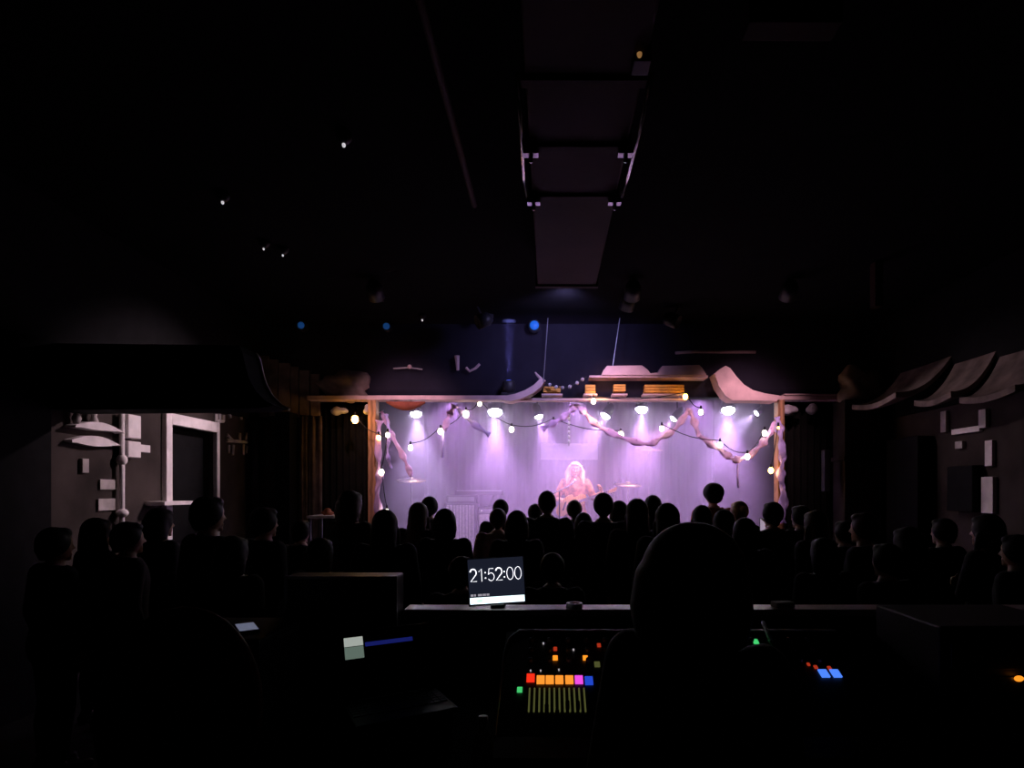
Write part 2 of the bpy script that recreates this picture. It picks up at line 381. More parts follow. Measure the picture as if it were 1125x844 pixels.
# ---- right wall fittings
def rw(x0, y0, x1, y1, dep=.04):
    Y0, Y1 = F*4.5/(x1-VX), F*4.5/(x0-VX); ym = (Y0+Y1)/2
    return (XR-dep, Y0, EYE-(y1-VY)*ym/F), (XR, Y1, EYE-(y0-VY)*ym/F)
t = thing('wall_frame', 'broken white wooden frame on the right wall', 'frame')
for nm, q, mm in (('upright',(1037,452,1043,475),'dimwhite'), ('upright',(1079,450,1087,470),'white'), ('crossbar',(1049,470,1080,476),'white'), ('peg',(1053,485,1061,493),'dimwhite'), ('upright',(1086,484,1094,512),'white')):
    a, b = rw(*q); MB().b2(a, b, .004).obj(nm, M[mm], t)
a, b = rw(1052,512,1081,562,.12); tag(MB().b2(a, b, .01).obj('wall_cabinet', M['black']), 'black cabinet box fixed to the right wall under the white frame', 'cabinet')
a, b = rw(1083,524,1096,564,.05); tag(MB().b2(a, b, .006).obj('poster', M['white']), 'narrow white notice beside the black box on the right wall', 'notice')
a, b = rw(962,470,985,560,.25)
tag(MB().b2((4.29,6.9,0), (XR-.02,7.55,2.35), .01).obj('dark_cupboard', M['black']), 'tall black cupboard against the right wall next to the column', 'cupboard')

# ---- ceiling fittings
t = thing('air_duct', 'long brown sheet-metal air duct along the ceiling centre', 'duct')
dz = 3.70
for y0, y1 in ((.2,2.85), (2.92,3.42), (3.45,4.0), (4.03,5.75)): MB().b2((-.12,y0,dz), (.45,y1,ZC-.05), .012).obj('duct_section', M['galv'], t)
for y in (2.885,3.435,4.015,5.76): MB().b2((-.14,y-.03,dz-.015), (.47,y+.03,ZC-.03), .004).obj('flange', M['galv'], t)
for y in (3.435,4.015):
    for x in (-.12,.43):
        m = MB(); m.b2((x-.035,y-.03,dz-.05), (x+.055,y+.03,dz-.015), .006); m.cap((x+.01,y,dz-.05), (x+.01,y,dz-.08), .014); m.obj('bracket', M['chrome'], t)
for x in (-.16,.50): MB().tube([(x,2.9,dz+.05), (x,3.3,dz-.0), (x-.005,3.75,dz-.01), (x,4.1,dz+.04)], .012, 8).obj('cable', M['chrome'], t, True)
tag(MB().tube([(-.58,.6,3.9), (-.58,4.55,3.9)], .022, 10).obj('conduit_pipe', M['galv'], None, True), 'thin conduit pipe under the ceiling left of the duct', 'pipe')
tag(MB().b2((.92,2.72,3.86), (1.35,2.84,ZC), .006).obj('ceiling_batten', M['galv']), 'reddish timber batten on the ceiling right of the duct', 'batten')
c = W(960,275,6.0); tag(MB().b2((c.x-.04,5.9,3.55), (c.x+.04,6.0,ZC), .006).obj('hanging_bracket', M['galv']), 'slim vertical bracket hanging from the ceiling on the right', 'bracket')
c = W(683,68,2.75)
t = thing('junction_lamp', 'small amber pilot light fixed beside the near end of the duct', 'lamp')
MB().b2((c.x+.05,2.7,c.z-.03), (c.x+.13,2.8,ZC), .006).obj('housing', M['plastic'], t); MB().ell((c.x+.075,2.70,c.z), (.012,.012,.02)).obj('lens', glow('amber_pilot', (.6,.3,.1), .35), t, True)
# glints on ceiling fittings, imitated by tiny glowing lenses
LB = ['tiny white painted glint on a ceiling fitting, far upper left', 'tiny white painted glint on a ceiling fitting, highest of them', 'left of two close painted glints under the ceiling', 'right of two close painted glints under the ceiling', 'faint painted glint above the left half of the stage header', 'faint painted glint just left of the blue beam']
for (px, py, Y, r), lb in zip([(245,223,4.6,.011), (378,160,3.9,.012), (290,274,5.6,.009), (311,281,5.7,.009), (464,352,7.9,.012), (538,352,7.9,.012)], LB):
    Y = (ZC-.075-EYE)*F/(VY-py); c = W(px,py,Y); t = thing('ceiling_glint', lb, 'ceiling glint', (0,0,0), 0, 'painted ceiling glints')
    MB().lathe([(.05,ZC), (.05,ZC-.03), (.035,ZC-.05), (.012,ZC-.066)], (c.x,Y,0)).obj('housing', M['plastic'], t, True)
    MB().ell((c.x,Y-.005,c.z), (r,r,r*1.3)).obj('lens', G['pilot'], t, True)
for px, py, r, g, lb in ((587,357,.062,'blue','bright blue round lamp high above the singer'), (424,358,.045,'bluedim','dim blue round lamp above the left half of the stage'), (330,357,.045,'bluedim','dim blue round lamp above the brown planks')):
    c = W(px,py,7.9); t = thing('blue_lamp', lb, 'lamp', (0,0,0), 0, 'blue lamps on the header')
    MB().lathe([(r+.02,0), (r+.02,.08), (r*.6,.18)], (c.x,7.93,c.z), rot(-PI/2)).obj('housing', M['plastic'], t, True)
    MB().ell((c.x,7.92,c.z), (r,.03,r)).obj('lens', G[g], t, True)
# track lamp with pale flaps upper left
t = thing('track_spotlight', 'unlit pale spotlight with open flaps under the ceiling, left', 'spotlight')
c = W(425,287,6.2)
MB().tube([(c.x,6.2,ZC), (c.x,6.2,c.z+.05)], .015).obj('stem', M['metal'], t)
MB().lathe([(.04,.1), (.05,.02), (.06,-.08)], (c.x,6.2,c.z), rot(.5,-.6,0)).obj('can', M['metal'], t, True)
for s in (-1,1): MB().box((c.x+.06+.03*s,6.18,c.z-.05+.04*s), (.17,.01,.05), rot(.3,.6+.5*s,0), .003).obj('flap', M['wood'], t)
# ornaments on the header wall
t = thing('light_bracket', 'slim pale bracket arms on the header left of the blue beam', 'bracket')
MB().tube([W(502,391,8.05), W(503,407,8.05)], [.035,.02]).obj('arm', M['wood'], t); MB().tube([W(512,404,8.05), W(516,408,8.05), W(522,405,8.05), W(527,400,8.05)], .018).obj('arm', M['wood'], t)
t = thing('light_bracket', 'small pale crossed bracket on the header above the left spotlight', 'bracket')
MB().tube([W(432,405,8.05), W(450,404,8.05), W(464,406,8.05)], .010).obj('arm', M['dimwhite'], t); MB().ell(W(450,403,8.03), (.03,.03,.03)).obj('knuckle', M['wood'], t, True)
tag(MB().tube([W(742,388,7.9), W(765,386.5,7.9), W(830,387,7.9)], .02).obj('header_rod', M['wood'], None, True), 'slim pale rod high above the right eave of the ornament', 'rod')
for px0, py0, px1, py1, lb in ((602,350,597,420,'thin cable hanging above the left eave of the ornament'), (681,340,673,404,'thin cable hanging above the ridge of the ornament')):
    p0 = W(px0,py0,7.85); p1 = W(px1,py1,7.85); p0.z = ZC
    tag(MB().tube([p0, p1], .006, 6).obj('hanging_cable', M['rim']), lb, 'cable', 'hanging cables')

# ------------------------------------------------------------------ ribbons, garlands, bulbs
def ribbon(pts, w, m, label, n=10, Y=8.0):
    P = [W(x,y,Y) if len(q) == 2 else W(x,y,q[2]) for q in pts for x, y in [q[:2]]]
    out = []
    for i in range(len(P)-1):
        a = P[max(i-1,0)]; b = P[i]; c2 = P[i+1]; d2 = P[min(i+2,len(P)-1)]
        for k in range(n):
            u = k/n; out.append(.5*((2*b)+(c2-a)*u+(2*a-5*b+4*c2-d2)*u*u+(3*b-a-3*c2+d2)*u**3))
    out.append(P[-1]); rr = random.Random(len(label)); ph = rr.uniform(0,6)
    rings = []
    for i, p in enumerate(out):
        t = (out[min(i+1,len(out)-1)]-out[max(i-1,0)]).normalized(); nrm = t.cross(Vector((0,1,0)))
        nrm = nrm.normalized() if nrm.length > .05 else Vector((1,0,0))
        ww = w*(.75+.3*math.sin(i*.55+ph)); f = Vector((0,1,0))*.03*math.sin(i*.9+ph)
        rings.append([p+nrm*ww+f, p+nrm*ww*.4-f+Vector((0,-.02,0)), p-nrm*ww*.4+f*.5+Vector((0,-.015,0)), p-nrm*ww-f, p-nrm*ww-f+Vector((0,.012,0)), p+Vector((0,.02,0)), p+nrm*ww+f+Vector((0,.012,0))])
    o = MB().rings(rings).obj('ribbon_garland', m, None, True)
    return tag(o, label, 'garland', 'ribbon garlands around the stage')
ribbon([(419,452),(424,462),(430,478),(440,496),(448,513),(452,524)], .045, M['ribbon'], 'pink ribbon slanting inward from the left post top', Y=8.2)
ribbon([(500,445),(496,452),(492,460),(488,473)], .05, M['ribbon'], 'short pink ribbon tail hanging left of the centre spots', Y=8.2)
ribbon([(500,445),(510,456),(521,466),(538,478)], .05, M['ribbon2'], 'lilac ribbon dropping right from the same knot as the short tail', Y=8.3)
ribbon([(595,472),(606,466),(617,460),(626,452),(633,445)], .05, M['ribbon'], 'pink ribbon rising to the centre knot from the left', Y=8.1)
ribbon([(633,445),(641,452),(651,463),(668,474),(690,483),(712,488),(725,482),(740,473),(752,458),(757,452),(763,464),(768,480)], .05, M['ribbon'], 'long pink ribbon swag from the centre knot past the middle spots', Y=8.1)
ribbon([(768,479),(785,490),(800,501),(808,505),(822,501),(835,490),(845,478),(855,462)], .055, M['ribbon'], 'wide pink ribbon swag on the right reaching the right post', Y=8.05)
ribbon([(854,458),(857,476),(860,500),(858,522),(861,545),(860,575)], .055, M['ribbon2'], 'lilac ribbon wound down the right post', Y=7.85)
ribbon([(417,462),(415,490),(417,520),(414,545),(418,575)], .05, M['ribbon'], 'pink ribbon wound down the left post', Y=7.85)
ribbon([(424,455),(427,475),(426,500),(430,515)], .025, M['ribbon2'], 'thin lilac ribbon tail hanging inside the left post', Y=8.15)
tag(MB().tube([W(810,505,8.1), W(810,520,8.1), W(811,536,8.1)], [.02,.012,.015]).obj('ribbon_tail', M['ribbon2'], None, True), 'thin lilac ribbon tail below the right swag', 'ribbon')
tag(MB().tube([W(487,474,8.3), W(487,490,8.3), W(486,503,8.3)], [.02,.014,.016]).obj('ribbon_tail', M['ribbon2'], None, True), 'thin ribbon tail dangling under the left spots', 'ribbon')
t = thing('crystal_strand', 'strand of pale glass beads hanging above the singer', 'bead strand')
for y in range(450,490,5): MB().ell(W(625,y,8.2), (.018,.018,.028), seg=10).obj('bead', M['tape'], t, True)
MB().tube([W(625,440,8.2), W(625,490,8.2)], .004, 5).obj('thread', M['wire'], t)
t = thing('bead_garland', 'beaded garland sagging between eave and ridge of the ornament', 'bead strand')
gp = [(598,420),(604,423),(611,425.5),(618,426),(626,425),(634,421),(640,417),(645,414)]
MB().tube([W(x,y,7.9) for x, y in gp], .008, 6).obj('thread', M['wire'], t)
for x, y in gp[1:-1]: MB().ell(W(x,y,7.9), (.026,.026,.026), seg=10).obj('bead', M['dimwhite'], t, True)
# string lights: three runs, each bulb a part
def string(lb, bulbs, big=False, Y=8.0):
    t = thing('string_lights', lb, 'string lights', (0,0,0), 0, 'bulb strings around the stage')
    P = [W(x,y-5,Y) for x, y, *_ in bulbs]; pts = []
    for a, b in zip(P[:-1], P[1:]):
        for k in range(6):
            u = k/6; p = a.lerp(b, u); p.z -= .06*math.sin(PI*u); pts.append(p)
    pts.append(P[-1]); MB().tube(pts, .006, 6).obj('wire', M['wire'], t)
    for x, y, g, r in bulbs:
        p = W(x,y,Y)
        s = MB().lathe([(.012,.0), (.015,.02), (.013,.05), (.006,.06)], (p.x,p.y,p.z+r*.9)).obj('socket', M['plastic'], t)
        MB().ell(p, (r,r,r*1.2), seg=12).obj('bulb', G[g], t, True)
string('string of warm bulbs down the left post', [(390,461,'bulbo',.045), (416,481,'bulbo',.028), (426,478,'bulb',.03), (419,519,'bulb',.036), (425,562,'bulb',.03)], Y=7.82)
string('string of warm bulbs along the left swags', [(451,492,'bulb',.034), (484,474,'bulb',.038), (512,455,'bulb',.042), (527,444,'bulb',.028), (562,472,'bulb',.034), (608,465,'bulb',.034), (682,478,'bulb',.042)], Y=8.25)
string('string of warm bulbs along the right swags', [(727,471,'bulb',.03), (791,489,'bulb',.036), (821,502,'bulb',.034), (840,476,'bulb',.034)], Y=7.98)
string('string of amber bulbs across the roof ornament', [(652,441,'bulb',.032), (753,436,'bulbo',.032), (770,453,'bulb',.032)], Y=7.80)
string('string of amber bulbs down the right post', [(855,470,'bulbo',.012), (847,517,'bulbo',.034)], Y=7.82)

# ------------------------------------------------------------------ stage spots
LAV = (.76,.46,1.0); COOL = (.74,.62,1.0); PINK = (.95,.45,.90); KS = 2.0
bar = thing('lighting_bar', 'black lighting bar hung across the stage ceiling', 'lighting bar')
MB().tube([(SX0+.05,9.0,3.12), (SX1-.05,9.0,3.12)], .025, 10).obj('pipe', M['metal'], bar, True)
for x in (-1.6,.4,2.4): MB().tube([(x,9.0,3.12), (x,9.0,ZC)], .012).obj('hanger', M['metal'], bar)
spots = [(420,455,.045,( .55,-.10,-.75),60,COOL,'small spotlight over the left post aiming right'),
         (457,455,.080,( .15,-.38,-1.),150,COOL,'bright spotlight left of the ribbon tail aiming down'),
         (544,453,.100,( .05,-.42,-1.),190,LAV,'large spotlight left of the singer, brightest on that side'),
         (592,458,.060,( .25,-.32,-.9),110,LAV,'spotlight above and just left of the singer'),
         (665,457,.070,(-.50,-.30,-.8),130,LAV,'spotlight right of the singer aiming across to the left'),
         (705,450,.085,(-.10,-.38,-1.),150,LAV,'bright spotlight between the middle ribbon knots'),
         (740,460,.055,(-.70,-.15,-.8),80,PINK,'small spotlight right of the middle aiming left'),
         (800,451,.095,(-.15,-.42,-1.),170,LAV,'large spotlight near the right eave, brightest on that side'),
         (831,454,.045,(-.80,-.10,-.6),60,COOL,'small spotlight by the right post aiming left')]
for px, py, r, dr, e, col, lb in spots:
    p = W(px,py,8.93); dv = Vector(dr).normalized(); q = look(dv).to_matrix()
    t = thing('stage_spotlight', lb, 'spotlight', (0,0,0), 0, 'spotlights on the stage lighting bar')
    MB().lathe([(r*.55,.22), (r*1.0,.17), (r*1.12,.03), (r*1.2,-.01), (r*1.1,.0), (r*1.0,.02)], p, q).obj('can', M['plastic'], t, True)
    MB().ell(p - dv*.012, (r*.98,r*.98,r*.75), q).obj('lens', G['lens'], t, True)
    b0 = p-dv*.1; MB().tube([b0, (b0.x,9.0,3.12)], .012).obj('yoke', M['metal'], t)
    light('spot_beam', 'SPOT', p+dv*(r*.8+.01), e*KS, col, t, dir=dv, spot_size=math.radians(58), spot_blend=.8, shadow_soft_size=r*.6)
for x, lb in ((-1.5,'added flat purple flood on the lighting bar, left'), (.4,'added flat purple flood on the lighting bar, middle'), (2.3,'added flat purple flood on the lighting bar, right')):  # unseen floods added to tint the whole haze purple
    t = thing('added_flood', lb, 'lamp', (0,0,0), 0, 'added purple floods on the lighting bar')
    MB().b2((x-.13,9.05,3.17), (x+.13,9.25,3.28), .015).obj('housing', M['plastic'], t); MB().b2((x-.11,9.07,3.155), (x+.11,9.23,3.172), .003).obj('lens', glow('added_flood_lens', (.5,.25,1.), 2.), t)
    MB().tube([(x,9.15,3.28), (x,9.15,ZC)], .012).obj('yoke', M['metal'], t)
    light('flood_beam', 'SPOT', (x,9.15,3.14), 95, (.68,.34,.98), t, dir=(0,.12,-1), spot_size=math.radians(150), spot_blend=.6, shadow_soft_size=.09)
# upward blue moving head behind the ornament
t = thing('moving_head_lamp', 'blue lamp behind the header plank throwing a beam straight up', 'spotlight')
p = W(559,438,8.0)
MB().lathe([(.07,-.12), (.09,-.05), (.09,.03), (.075,.05)], (p.x,8.0,3.14)).obj('head', M['plastic'], t, True)
MB().b2((p.x-.10,7.93,2.986), (p.x+.10,8.07,3.03), .01).obj('base', M['plastic'], t)
MB().ell((p.x,8.0,3.19), (.06,.06,.012)).obj('lens', glow('blue_lens', (.1,.15,1.), 3.), t, True)
light('blue_beam', 'SPOT', (p.x,8.0,3.215), 900, (.25,.28,1.), t, dir=(.01,-.02,1), spot_size=math.radians(13), spot_blend=.8, shadow_soft_size=.04)
# blue wash on the header
light('header_wash', 'SPOT', (.2,6.6,3.9), 120, (.46,.40,1.), t, dir=(-.1,1,-.30), spot_size=math.radians(120), spot_blend=1., shadow_soft_size=.1)
# pink front wash on the stage front
for x in (-1.9,.9,2.6):
    t = thing('wash_lamp', {-1.9:'pink wash lamp on the ceiling before the left of the stage', .9:'pink wash lamp on the ceiling before the middle of the stage', 2.6:'pink wash lamp on the ceiling before the right of the stage'}[x], 'lamp', (0,0,0), 0, 'wash lamps before the stage')
    wp = Vector((x,6.5,3.82)); wd = (Vector((x,8.1,2.45))-wp).normalized()
    MB().lathe([(.05,.2), (.085,.15), (.09,0), (.08,.01)], wp, look(wd).to_matrix()).obj('can', M['plastic'], t, True)
    MB().tube([wp-wd*.1, (x,6.42,ZC)], .012).obj('yoke', M['metal'], t)
    light('wash_beam', 'SPOT', wp+wd*.06, 130, (1.,.58,.80), t, dir=wd, spot_size=math.radians(64), spot_blend=1., shadow_soft_size=.06)
# warm key on the singer, from the front ceiling
t = thing('front_spotlight', 'warm front spotlight hung from the ceiling before the stage', 'spotlight')
kp = Vector((.9,7.0,3.86)); kt = Vector((.36,9.0,1.75)); kd = (kt-kp).normalized()
MB().lathe([(.05,.2), (.085,.15), (.09,0), (.08,.01)], kp, look(kd).to_matrix()).obj('can', M['plastic'], t, True)
MB().tube([kp-kd*.1, (kp.x,kp.y-.05,ZC)], .012).obj('yoke', M['metal'], t)
light('key_beam', 'SPOT', kp+kd*.06, 420, (1.,.43,.13), t, dir=kd, spot_size=math.radians(15), spot_blend=.4, shadow_soft_size=.06)

# white back light on the singer
t = thing('back_spotlight', 'spotlight high behind the singer shining down on the blonde hair', 'spotlight')
kp = Vector((.55,10.3,3.35)); kd = (Vector((.38,9.0,1.9))-kp).normalized()
MB().lathe([(.05,.2), (.085,.15), (.09,0), (.08,.01)], kp, look(kd).to_matrix()).obj('can', M['plastic'], t, True)
MB().tube([kp-kd*.1, (kp.x,kp.y+.1,ZC)], .012).obj('yoke', M['metal'], t)
light('back_beam', 'SPOT', kp+kd*.06, 70, (1.,.90,.85), t, dir=kd, spot_size=math.radians(26), spot_blend=.5, shadow_soft_size=.06)
# unseen side washes added to brighten the room walls near the stage
for x, tx, e, lb in ((-.9,XL,420,'added wash lamp on the ceiling turned towards the left wall'), (1.6,XR,60,'added wash lamp on the ceiling turned towards the right wall')):
    t = thing('wash_lamp', lb, 'lamp'); wp = Vector((x,7.35,3.80)); wd = (Vector((tx,5.9,2.25))-wp).normalized()
    MB().lathe([(.05,.2), (.085,.15), (.09,0), (.08,.01)], wp, look(wd).to_matrix()).obj('can', M['plastic'], t, True)
    MB().tube([wp-wd*.1, (x,7.35,ZC)], .012).obj('yoke', M['metal'], t)
    light('wash_beam', 'SPOT', wp+wd*.06, e, (1.,.74,.82), t, dir=wd, spot_size=math.radians(44), spot_blend=.8, shadow_soft_size=.05)
# haze filling the stage and the air just in front of it
hm = bpy.data.materials.new('stage_haze'); hm.use_nodes = True; nt = hm.node_tree; nt.nodes.clear()
out = nt.nodes.new('ShaderNodeOutputMaterial'); vs = nt.nodes.new('ShaderNodeVolumeScatter')
vs.inputs['Color'].default_value = (.87,.70,.96,1); vs.inputs['Density'].default_value = .30; vs.inputs['Anisotropy'].default_value = .15
nt.links.new(vs.outputs['Volume'], out.inputs['Volume'])
hz = MB().b2((SX0-.015,8.125,ZS+.004), (SX1+.015,YB-.20,ZC-.01)).obj('stage_haze', hm)
hm2 = hm.copy(); hm2.name = 'front_haze'; hm2.node_tree.nodes['Volume Scatter'].inputs['Density'].default_value = .05
tag(MB().b2((XL+.06,7.6,3.02), (XR-.06,8.11,ZC-.01)).obj('front_haze', hm2), 'thin haze drifting under the ceiling in front of the stage header', 'haze', None, 'stuff')
tag(hz, 'lavender haze filling the whole stage behind the posts', 'haze', None, 'stuff')

exec_crowd = True
# ------------------------------------------------------------------ people
def v(*a): return Vector(a)
def hand(mb, w, d, n, side, curl=.5, k=1.):
    d = d.normalized(); n = (n-d*n.dot(d)).normalized(); s = d.cross(n)*side
    offs = [.030,.010,-.010,-.029]; L = [.072,.080,.074,.058]; r0 = .0098*k
    for o, l in zip(offs, L):
        kn = w+d*(.088-abs(o-.005)*.25)+s*o
        mb.cap(w+d*.01+s*o*.55, kn, .015*k, .0125*k, 10)
        p = kn; a = curl*.5
        for f, rr in ((.45,1.),(.32,.92),(.25,.85)):
            dd = d*math.cos(a)+n*math.sin(a); q = p+dd*l*f; mb.cap(p, q, r0*rr, r0*rr*.93, 10); p = q; a += curl
    p = w+d*.028+s*.026; q = p+(s*.75+d*.6+n*.35).normalized()*.038
    mb.cap(w+d*.015+s*.012, p, .017*k, .0145*k, 10); mb.cap(p, q, .0135*k, .0115*k, 10)
    q2 = q+(s*.2+d*.85+n*.45).normalized()*.03; mb.cap(q, q2, .0112*k, .0092*k, 10)
HC = v(0,.012,1.588)                               # head centre for H = 1.70
def head(mb, c=HC, R=None):
    def f(p):
        x, y, z = p
        t = max(0, -z/.115)
        x *= 1-.30*t**1.6; y *= 1-.10*t*(1 if y < 0 else .1)
        if y > 0: y *= .93
        # eye sockets and brow
        for ex in (-.031,.031):
            dd = ((x-ex)**2+(z-.002)**2)
            if y > .03: y -= .010*math.exp(-dd/.00022)
        if y > .03: y += .004*math.exp(-((z-.026)**2)/.00012)
        return Vector((x,y,z))
    R = R or Matrix.Identity(3); g = lambda *a: c+R@Vector(a)
    mb.ell(c, (.080,.098,.116), R, 40, f)
    mb.cap(g(0,.088,.006), g(0,.103,-.026), .007, .0115, 10); mb.cap(g(-.011,.093,-.03), g(.011,.093,-.03), .008, .008, 8)
    mb.cap(g(-.016,.083,-.062), g(.016,.083,-.062), .0075, .0075, 8); mb.cap(g(-.012,.081,-.071), g(.012,.081,-.071), .008, .008, 8)
    mb.ell(g(0,.070,-.098), (.024,.02,.017))
    for sx in (-1,1): mb.ell(g(sx*.077,-.005,-.008), (.010,.02,.032), R@rot(0,0,sx*.35))
POSES = {
 'down':   dict(R=(v(.235,-.035,1.11), v(.24,.03,.87), v(.02,.15,-1), v(-1,.1,0)), L=(v(-.235,-.035,1.11), v(-.24,.03,.87), v(-.02,.15,-1), v(1,.1,0)), curl=.35),
 'clasp':  dict(R=(v(.24,-.02,1.11), v(.075,.20,1.0), v(-.8,.45,-.1), v(-.1,-.6,.7)), L=(v(-.24,-.02,1.11), v(-.085,.215,1.01), v(.8,.4,-.1), v(.1,-.9,-.2)), curl=.5),
 'crossed':dict(R=(v(.225,.05,1.12), v(-.03,.185,1.19), v(-1,-.02,.1), v(0,-1,0)), L=(v(-.225,.05,1.13), v(.03,.155,1.15), v(1,0,.1), v(0,-1,0)), curl=.3),
 'phone':  dict(R=(v(.235,.13,1.17), v(.10,.30,1.40), v(-.1,.15,1), v(-1,.25,0)), L=(v(-.235,-.03,1.11), v(-.16,.16,.98), v(.3,.9,-.1), v(.9,-.3,.2)), curl=.5),
 'mixer':  dict(R=(v(.25,.10,1.12), v(.22,.36,1.03), v(-.05,.95,-.22), v(0,-.25,-.95)), L=(v(-.25,.10,1.12), v(-.20,.36,1.03), v(.05,.95,-.22), v(0,-.25,-.95)), curl=.3),
 'guitar': dict(R=(v(.30,-.02,1.14), v(.10,.235,1.08), v(-.75,.22,-.45), v(-.2,-.95,-.1)), L=(v(-.285,.06,1.16), v(-.40,.245,1.235), v(.15,.28,1), v(.9,.2,.0)), curl=.75),
}
def torso(mb, g=0., z0=.80, top=1.52):
    secs = [(.80,.145,.105,0),(.90,.168,.118,-.005),(1.02,.138,.102,0),(1.15,.145,.108,.0),(1.28,.168,.116,.0),(1.36,.170,.105,-.005),(1.41,.135,.085,-.01),(1.445,.085,.065,-.008),(1.48,.056,.057,0),(1.53,.052,.056,.004)]
    mb.loft([(z,0,cy,rx+g,ry+g) for z, rx, ry, cy in secs if z0 <= z <= top], 28)
def arm(mb, side, P, g=0., to=1., sh=.055):
    e, w = P[0], P[1]; s = v(side*.172,-.008,1.385)
    mb.cap(s, e, sh+g, .042+g)
    if to > .5:
        q = e.lerp(w, to); mb.cap(e, q, .042+g, .027+g)
def legs(mb, g=0., z0=0., feet=True):
    for s in (-1,1):
        h, k, a = v(s*.085,0,.86), v(s*.10,.012,.48), v(s*.105,-.012,.085)
        mb.cap(h, k, .084+g, .056+g); mb.cap(k, k.lerp(a,.35)+v(0,-.012,0), .054+g, .056+g); mb.cap(k.lerp(a,.35)+v(0,-.012,0), a if z0 == 0 else a+v(0,0,z0), .056+g, .036+g)
        if feet: mb.cap(v(s*.105,-.035,.042), v(s*.115,.13,.03), .038, .028)
def body_mesh(pose, vox, Rh=None):
    mb = MB(); P = POSES[pose]; torso(mb); head(mb, HC, Rh); legs(mb)
    for nm, sd in (('R',1),('L',-1)):
        arm(mb, sd, P[nm]); hand(mb, P[nm][1], P[nm][2], P[nm][3], sd, P['curl'])
    return remesh(mb, 'person', vox, None, 3)
def top_mesh(pose, style):
    mb = MB(); P = POSES[pose]; long = style in ('coat','jacket')
    g = .028 if long else .020
    torso(mb, g, .80, 1.45)
    if style == 'coat': mb.loft([(.55,0,0,.20,.15),(.70,0,0,.195,.145),(.90,0,0,.195,.145),(1.05,0,0,.17,.132)], 28)
    if style == 'jacket': mb.tube([(.0,-.085,1.43),(.07,-.06,1.445),(.09,0,1.43),(.06,.06,1.40),(0,.085,1.385),(-.06,.06,1.40),(-.09,0,1.43),(-.07,-.06,1.445),(0,-.085,1.43)], .026, 10)
    for nm, sd in (('R',1),('L',-1)): arm(mb, sd, P[nm], .018 if long else .016, .90 if long else (.0), .060)
    return remesh(mb, 'top', .013, None, 4)
def trousers_mesh():
    mb = MB(); mb.loft([(.74,0,0,.155,.11),(.80,0,0,.165,.122),(.92,0,0,.178,.128),(.97,0,0,.16,.115)], 28); legs(mb, .016, .05, False)
    return remesh(mb, 'trousers', .014, None, 4)
def shoe_mesh(s):
    mb = MB(); mb.cap(v(s*.105,-.045,.045), v(s*.117,.15,.036), .047, .036); mb.cap(v(s*.105,-.03,.06), v(s*.105,-.02,.11), .045, .042); mb.b2((s*.105-.042,-.085,0), (s*.105+.047,.18,.022), .01)
    return remesh(mb, 'shoe', .012, None, 2)
def hair_mesh(style):
    mb = MB(); c = HC
    cap = lambda k=1.: mb.ell(c+v(0,-.020,.020), (.096*k,.104*k,.112*k), None, 32)
    if style == 'buzz': mb.ell(c+v(0,-.014,.018), (.086,.099,.106), None, 32)
    elif style == 'short':
        cap(); mb.ell(c+v(0,.03,.085), (.07,.06,.04)); mb.cap(c+v(0,-.08,-.02), c+v(0,-.075,-.07), .05, .035)
        for s in (-1,1): mb.cap(c+v(s*.07,.0,.03), c+v(s*.074,.012,-.02), .02, .01)
    elif style == 'bowl':
        mb.ell(c+v(0,-.012,.035), (.112,.118,.105), None, 32); mb.ell(c+v(0,-.035,-.02), (.09,.08,.07)); mb.ell(c+v(0,.04,.06), (.075,.065,.035))
    elif style in ('bob','long'):
        cap(1.04); mb.ell(c+v(0,.028,.08), (.072,.065,.04))
        if style == 'bob':
            mb.loft([(c.z-.15,0,-.035,.070,.06),(c.z-.13,0,-.035,.104,.085),(c.z-.06,0,-.035,.116,.095),(c.z+.03,0,-.025,.106,.100)], 28)
        else:
            mb.loft([(c.z-.42,0,-.115,.05,.02),(c.z-.38,0,-.115,.09,.032),(c.z-.25,0,-.10,.115,.045),(c.z-.15,0,-.062,.10,.062),(c.z-.05,0,-.04,.098,.085),(c.z+.03,0,-.022,.092,.094)], 28)
            for s in (-1,1): mb.cap(c+v(s*.085,.0,-.03), c+v(s*.10,.035,-.25), .028, .018)
    elif style == 'bun':
        cap(1.0); mb.ell(c+v(0,-.115,.04), (.045,.042,.042)); mb.ell(c+v(0,.028,.08), (.07,.062,.038))
        for s in (-1,1): mb.cap(c+v(s*.075,.0,.01), c+v(s*.074,.02,-.05), .016, .008)
    elif style == 'stage':
        mb.ell(c+v(0,-.030,.030), (.104,.105,.112), None, 32); mb.ell(c+v(0,.03,.088), (.075,.055,.035))
        for s in (-1,1):
            for k in range(5):
                a0 = .5-k*.38
                pts = [c+v(s*.080*math.cos(a0*.6),.07*math.sin(a0),.07), c+v(s*(.106+.007*k),.05*math.sin(a0)-.010,-.03), c+v(s*(.108+.014*math.sin(k*2)),.07*math.sin(a0),-.13), c+v(s*(.112+.01*math.cos(k)),.05*math.sin(a0)+.012,-.22), c+v(s*.095,.045*math.sin(a0)+.03,-.29)]
                mb.tube(pts, [.03,.034,.036,.03,.012], 10)
        mb.loft([(c.z-.30,0,-.10,.06,.02),(c.z-.22,0,-.10,.11,.04),(c.z-.05,0,-.05,.11,.085),(c.z+.03,0,-.03,.10,.09)], 28)
    return remesh(mb, 'hair', .010, None, 3)
CACHE = {}
def cached(key, m, fn):
    if key not in CACHE: CACHE[key] = fn()
    k2 = (key, m.name)
    if k2 not in CACHE:
        me = CACHE[key].copy(); me.materials.clear(); me.materials.append(m); CACHE[k2] = me
    return CACHE[k2]
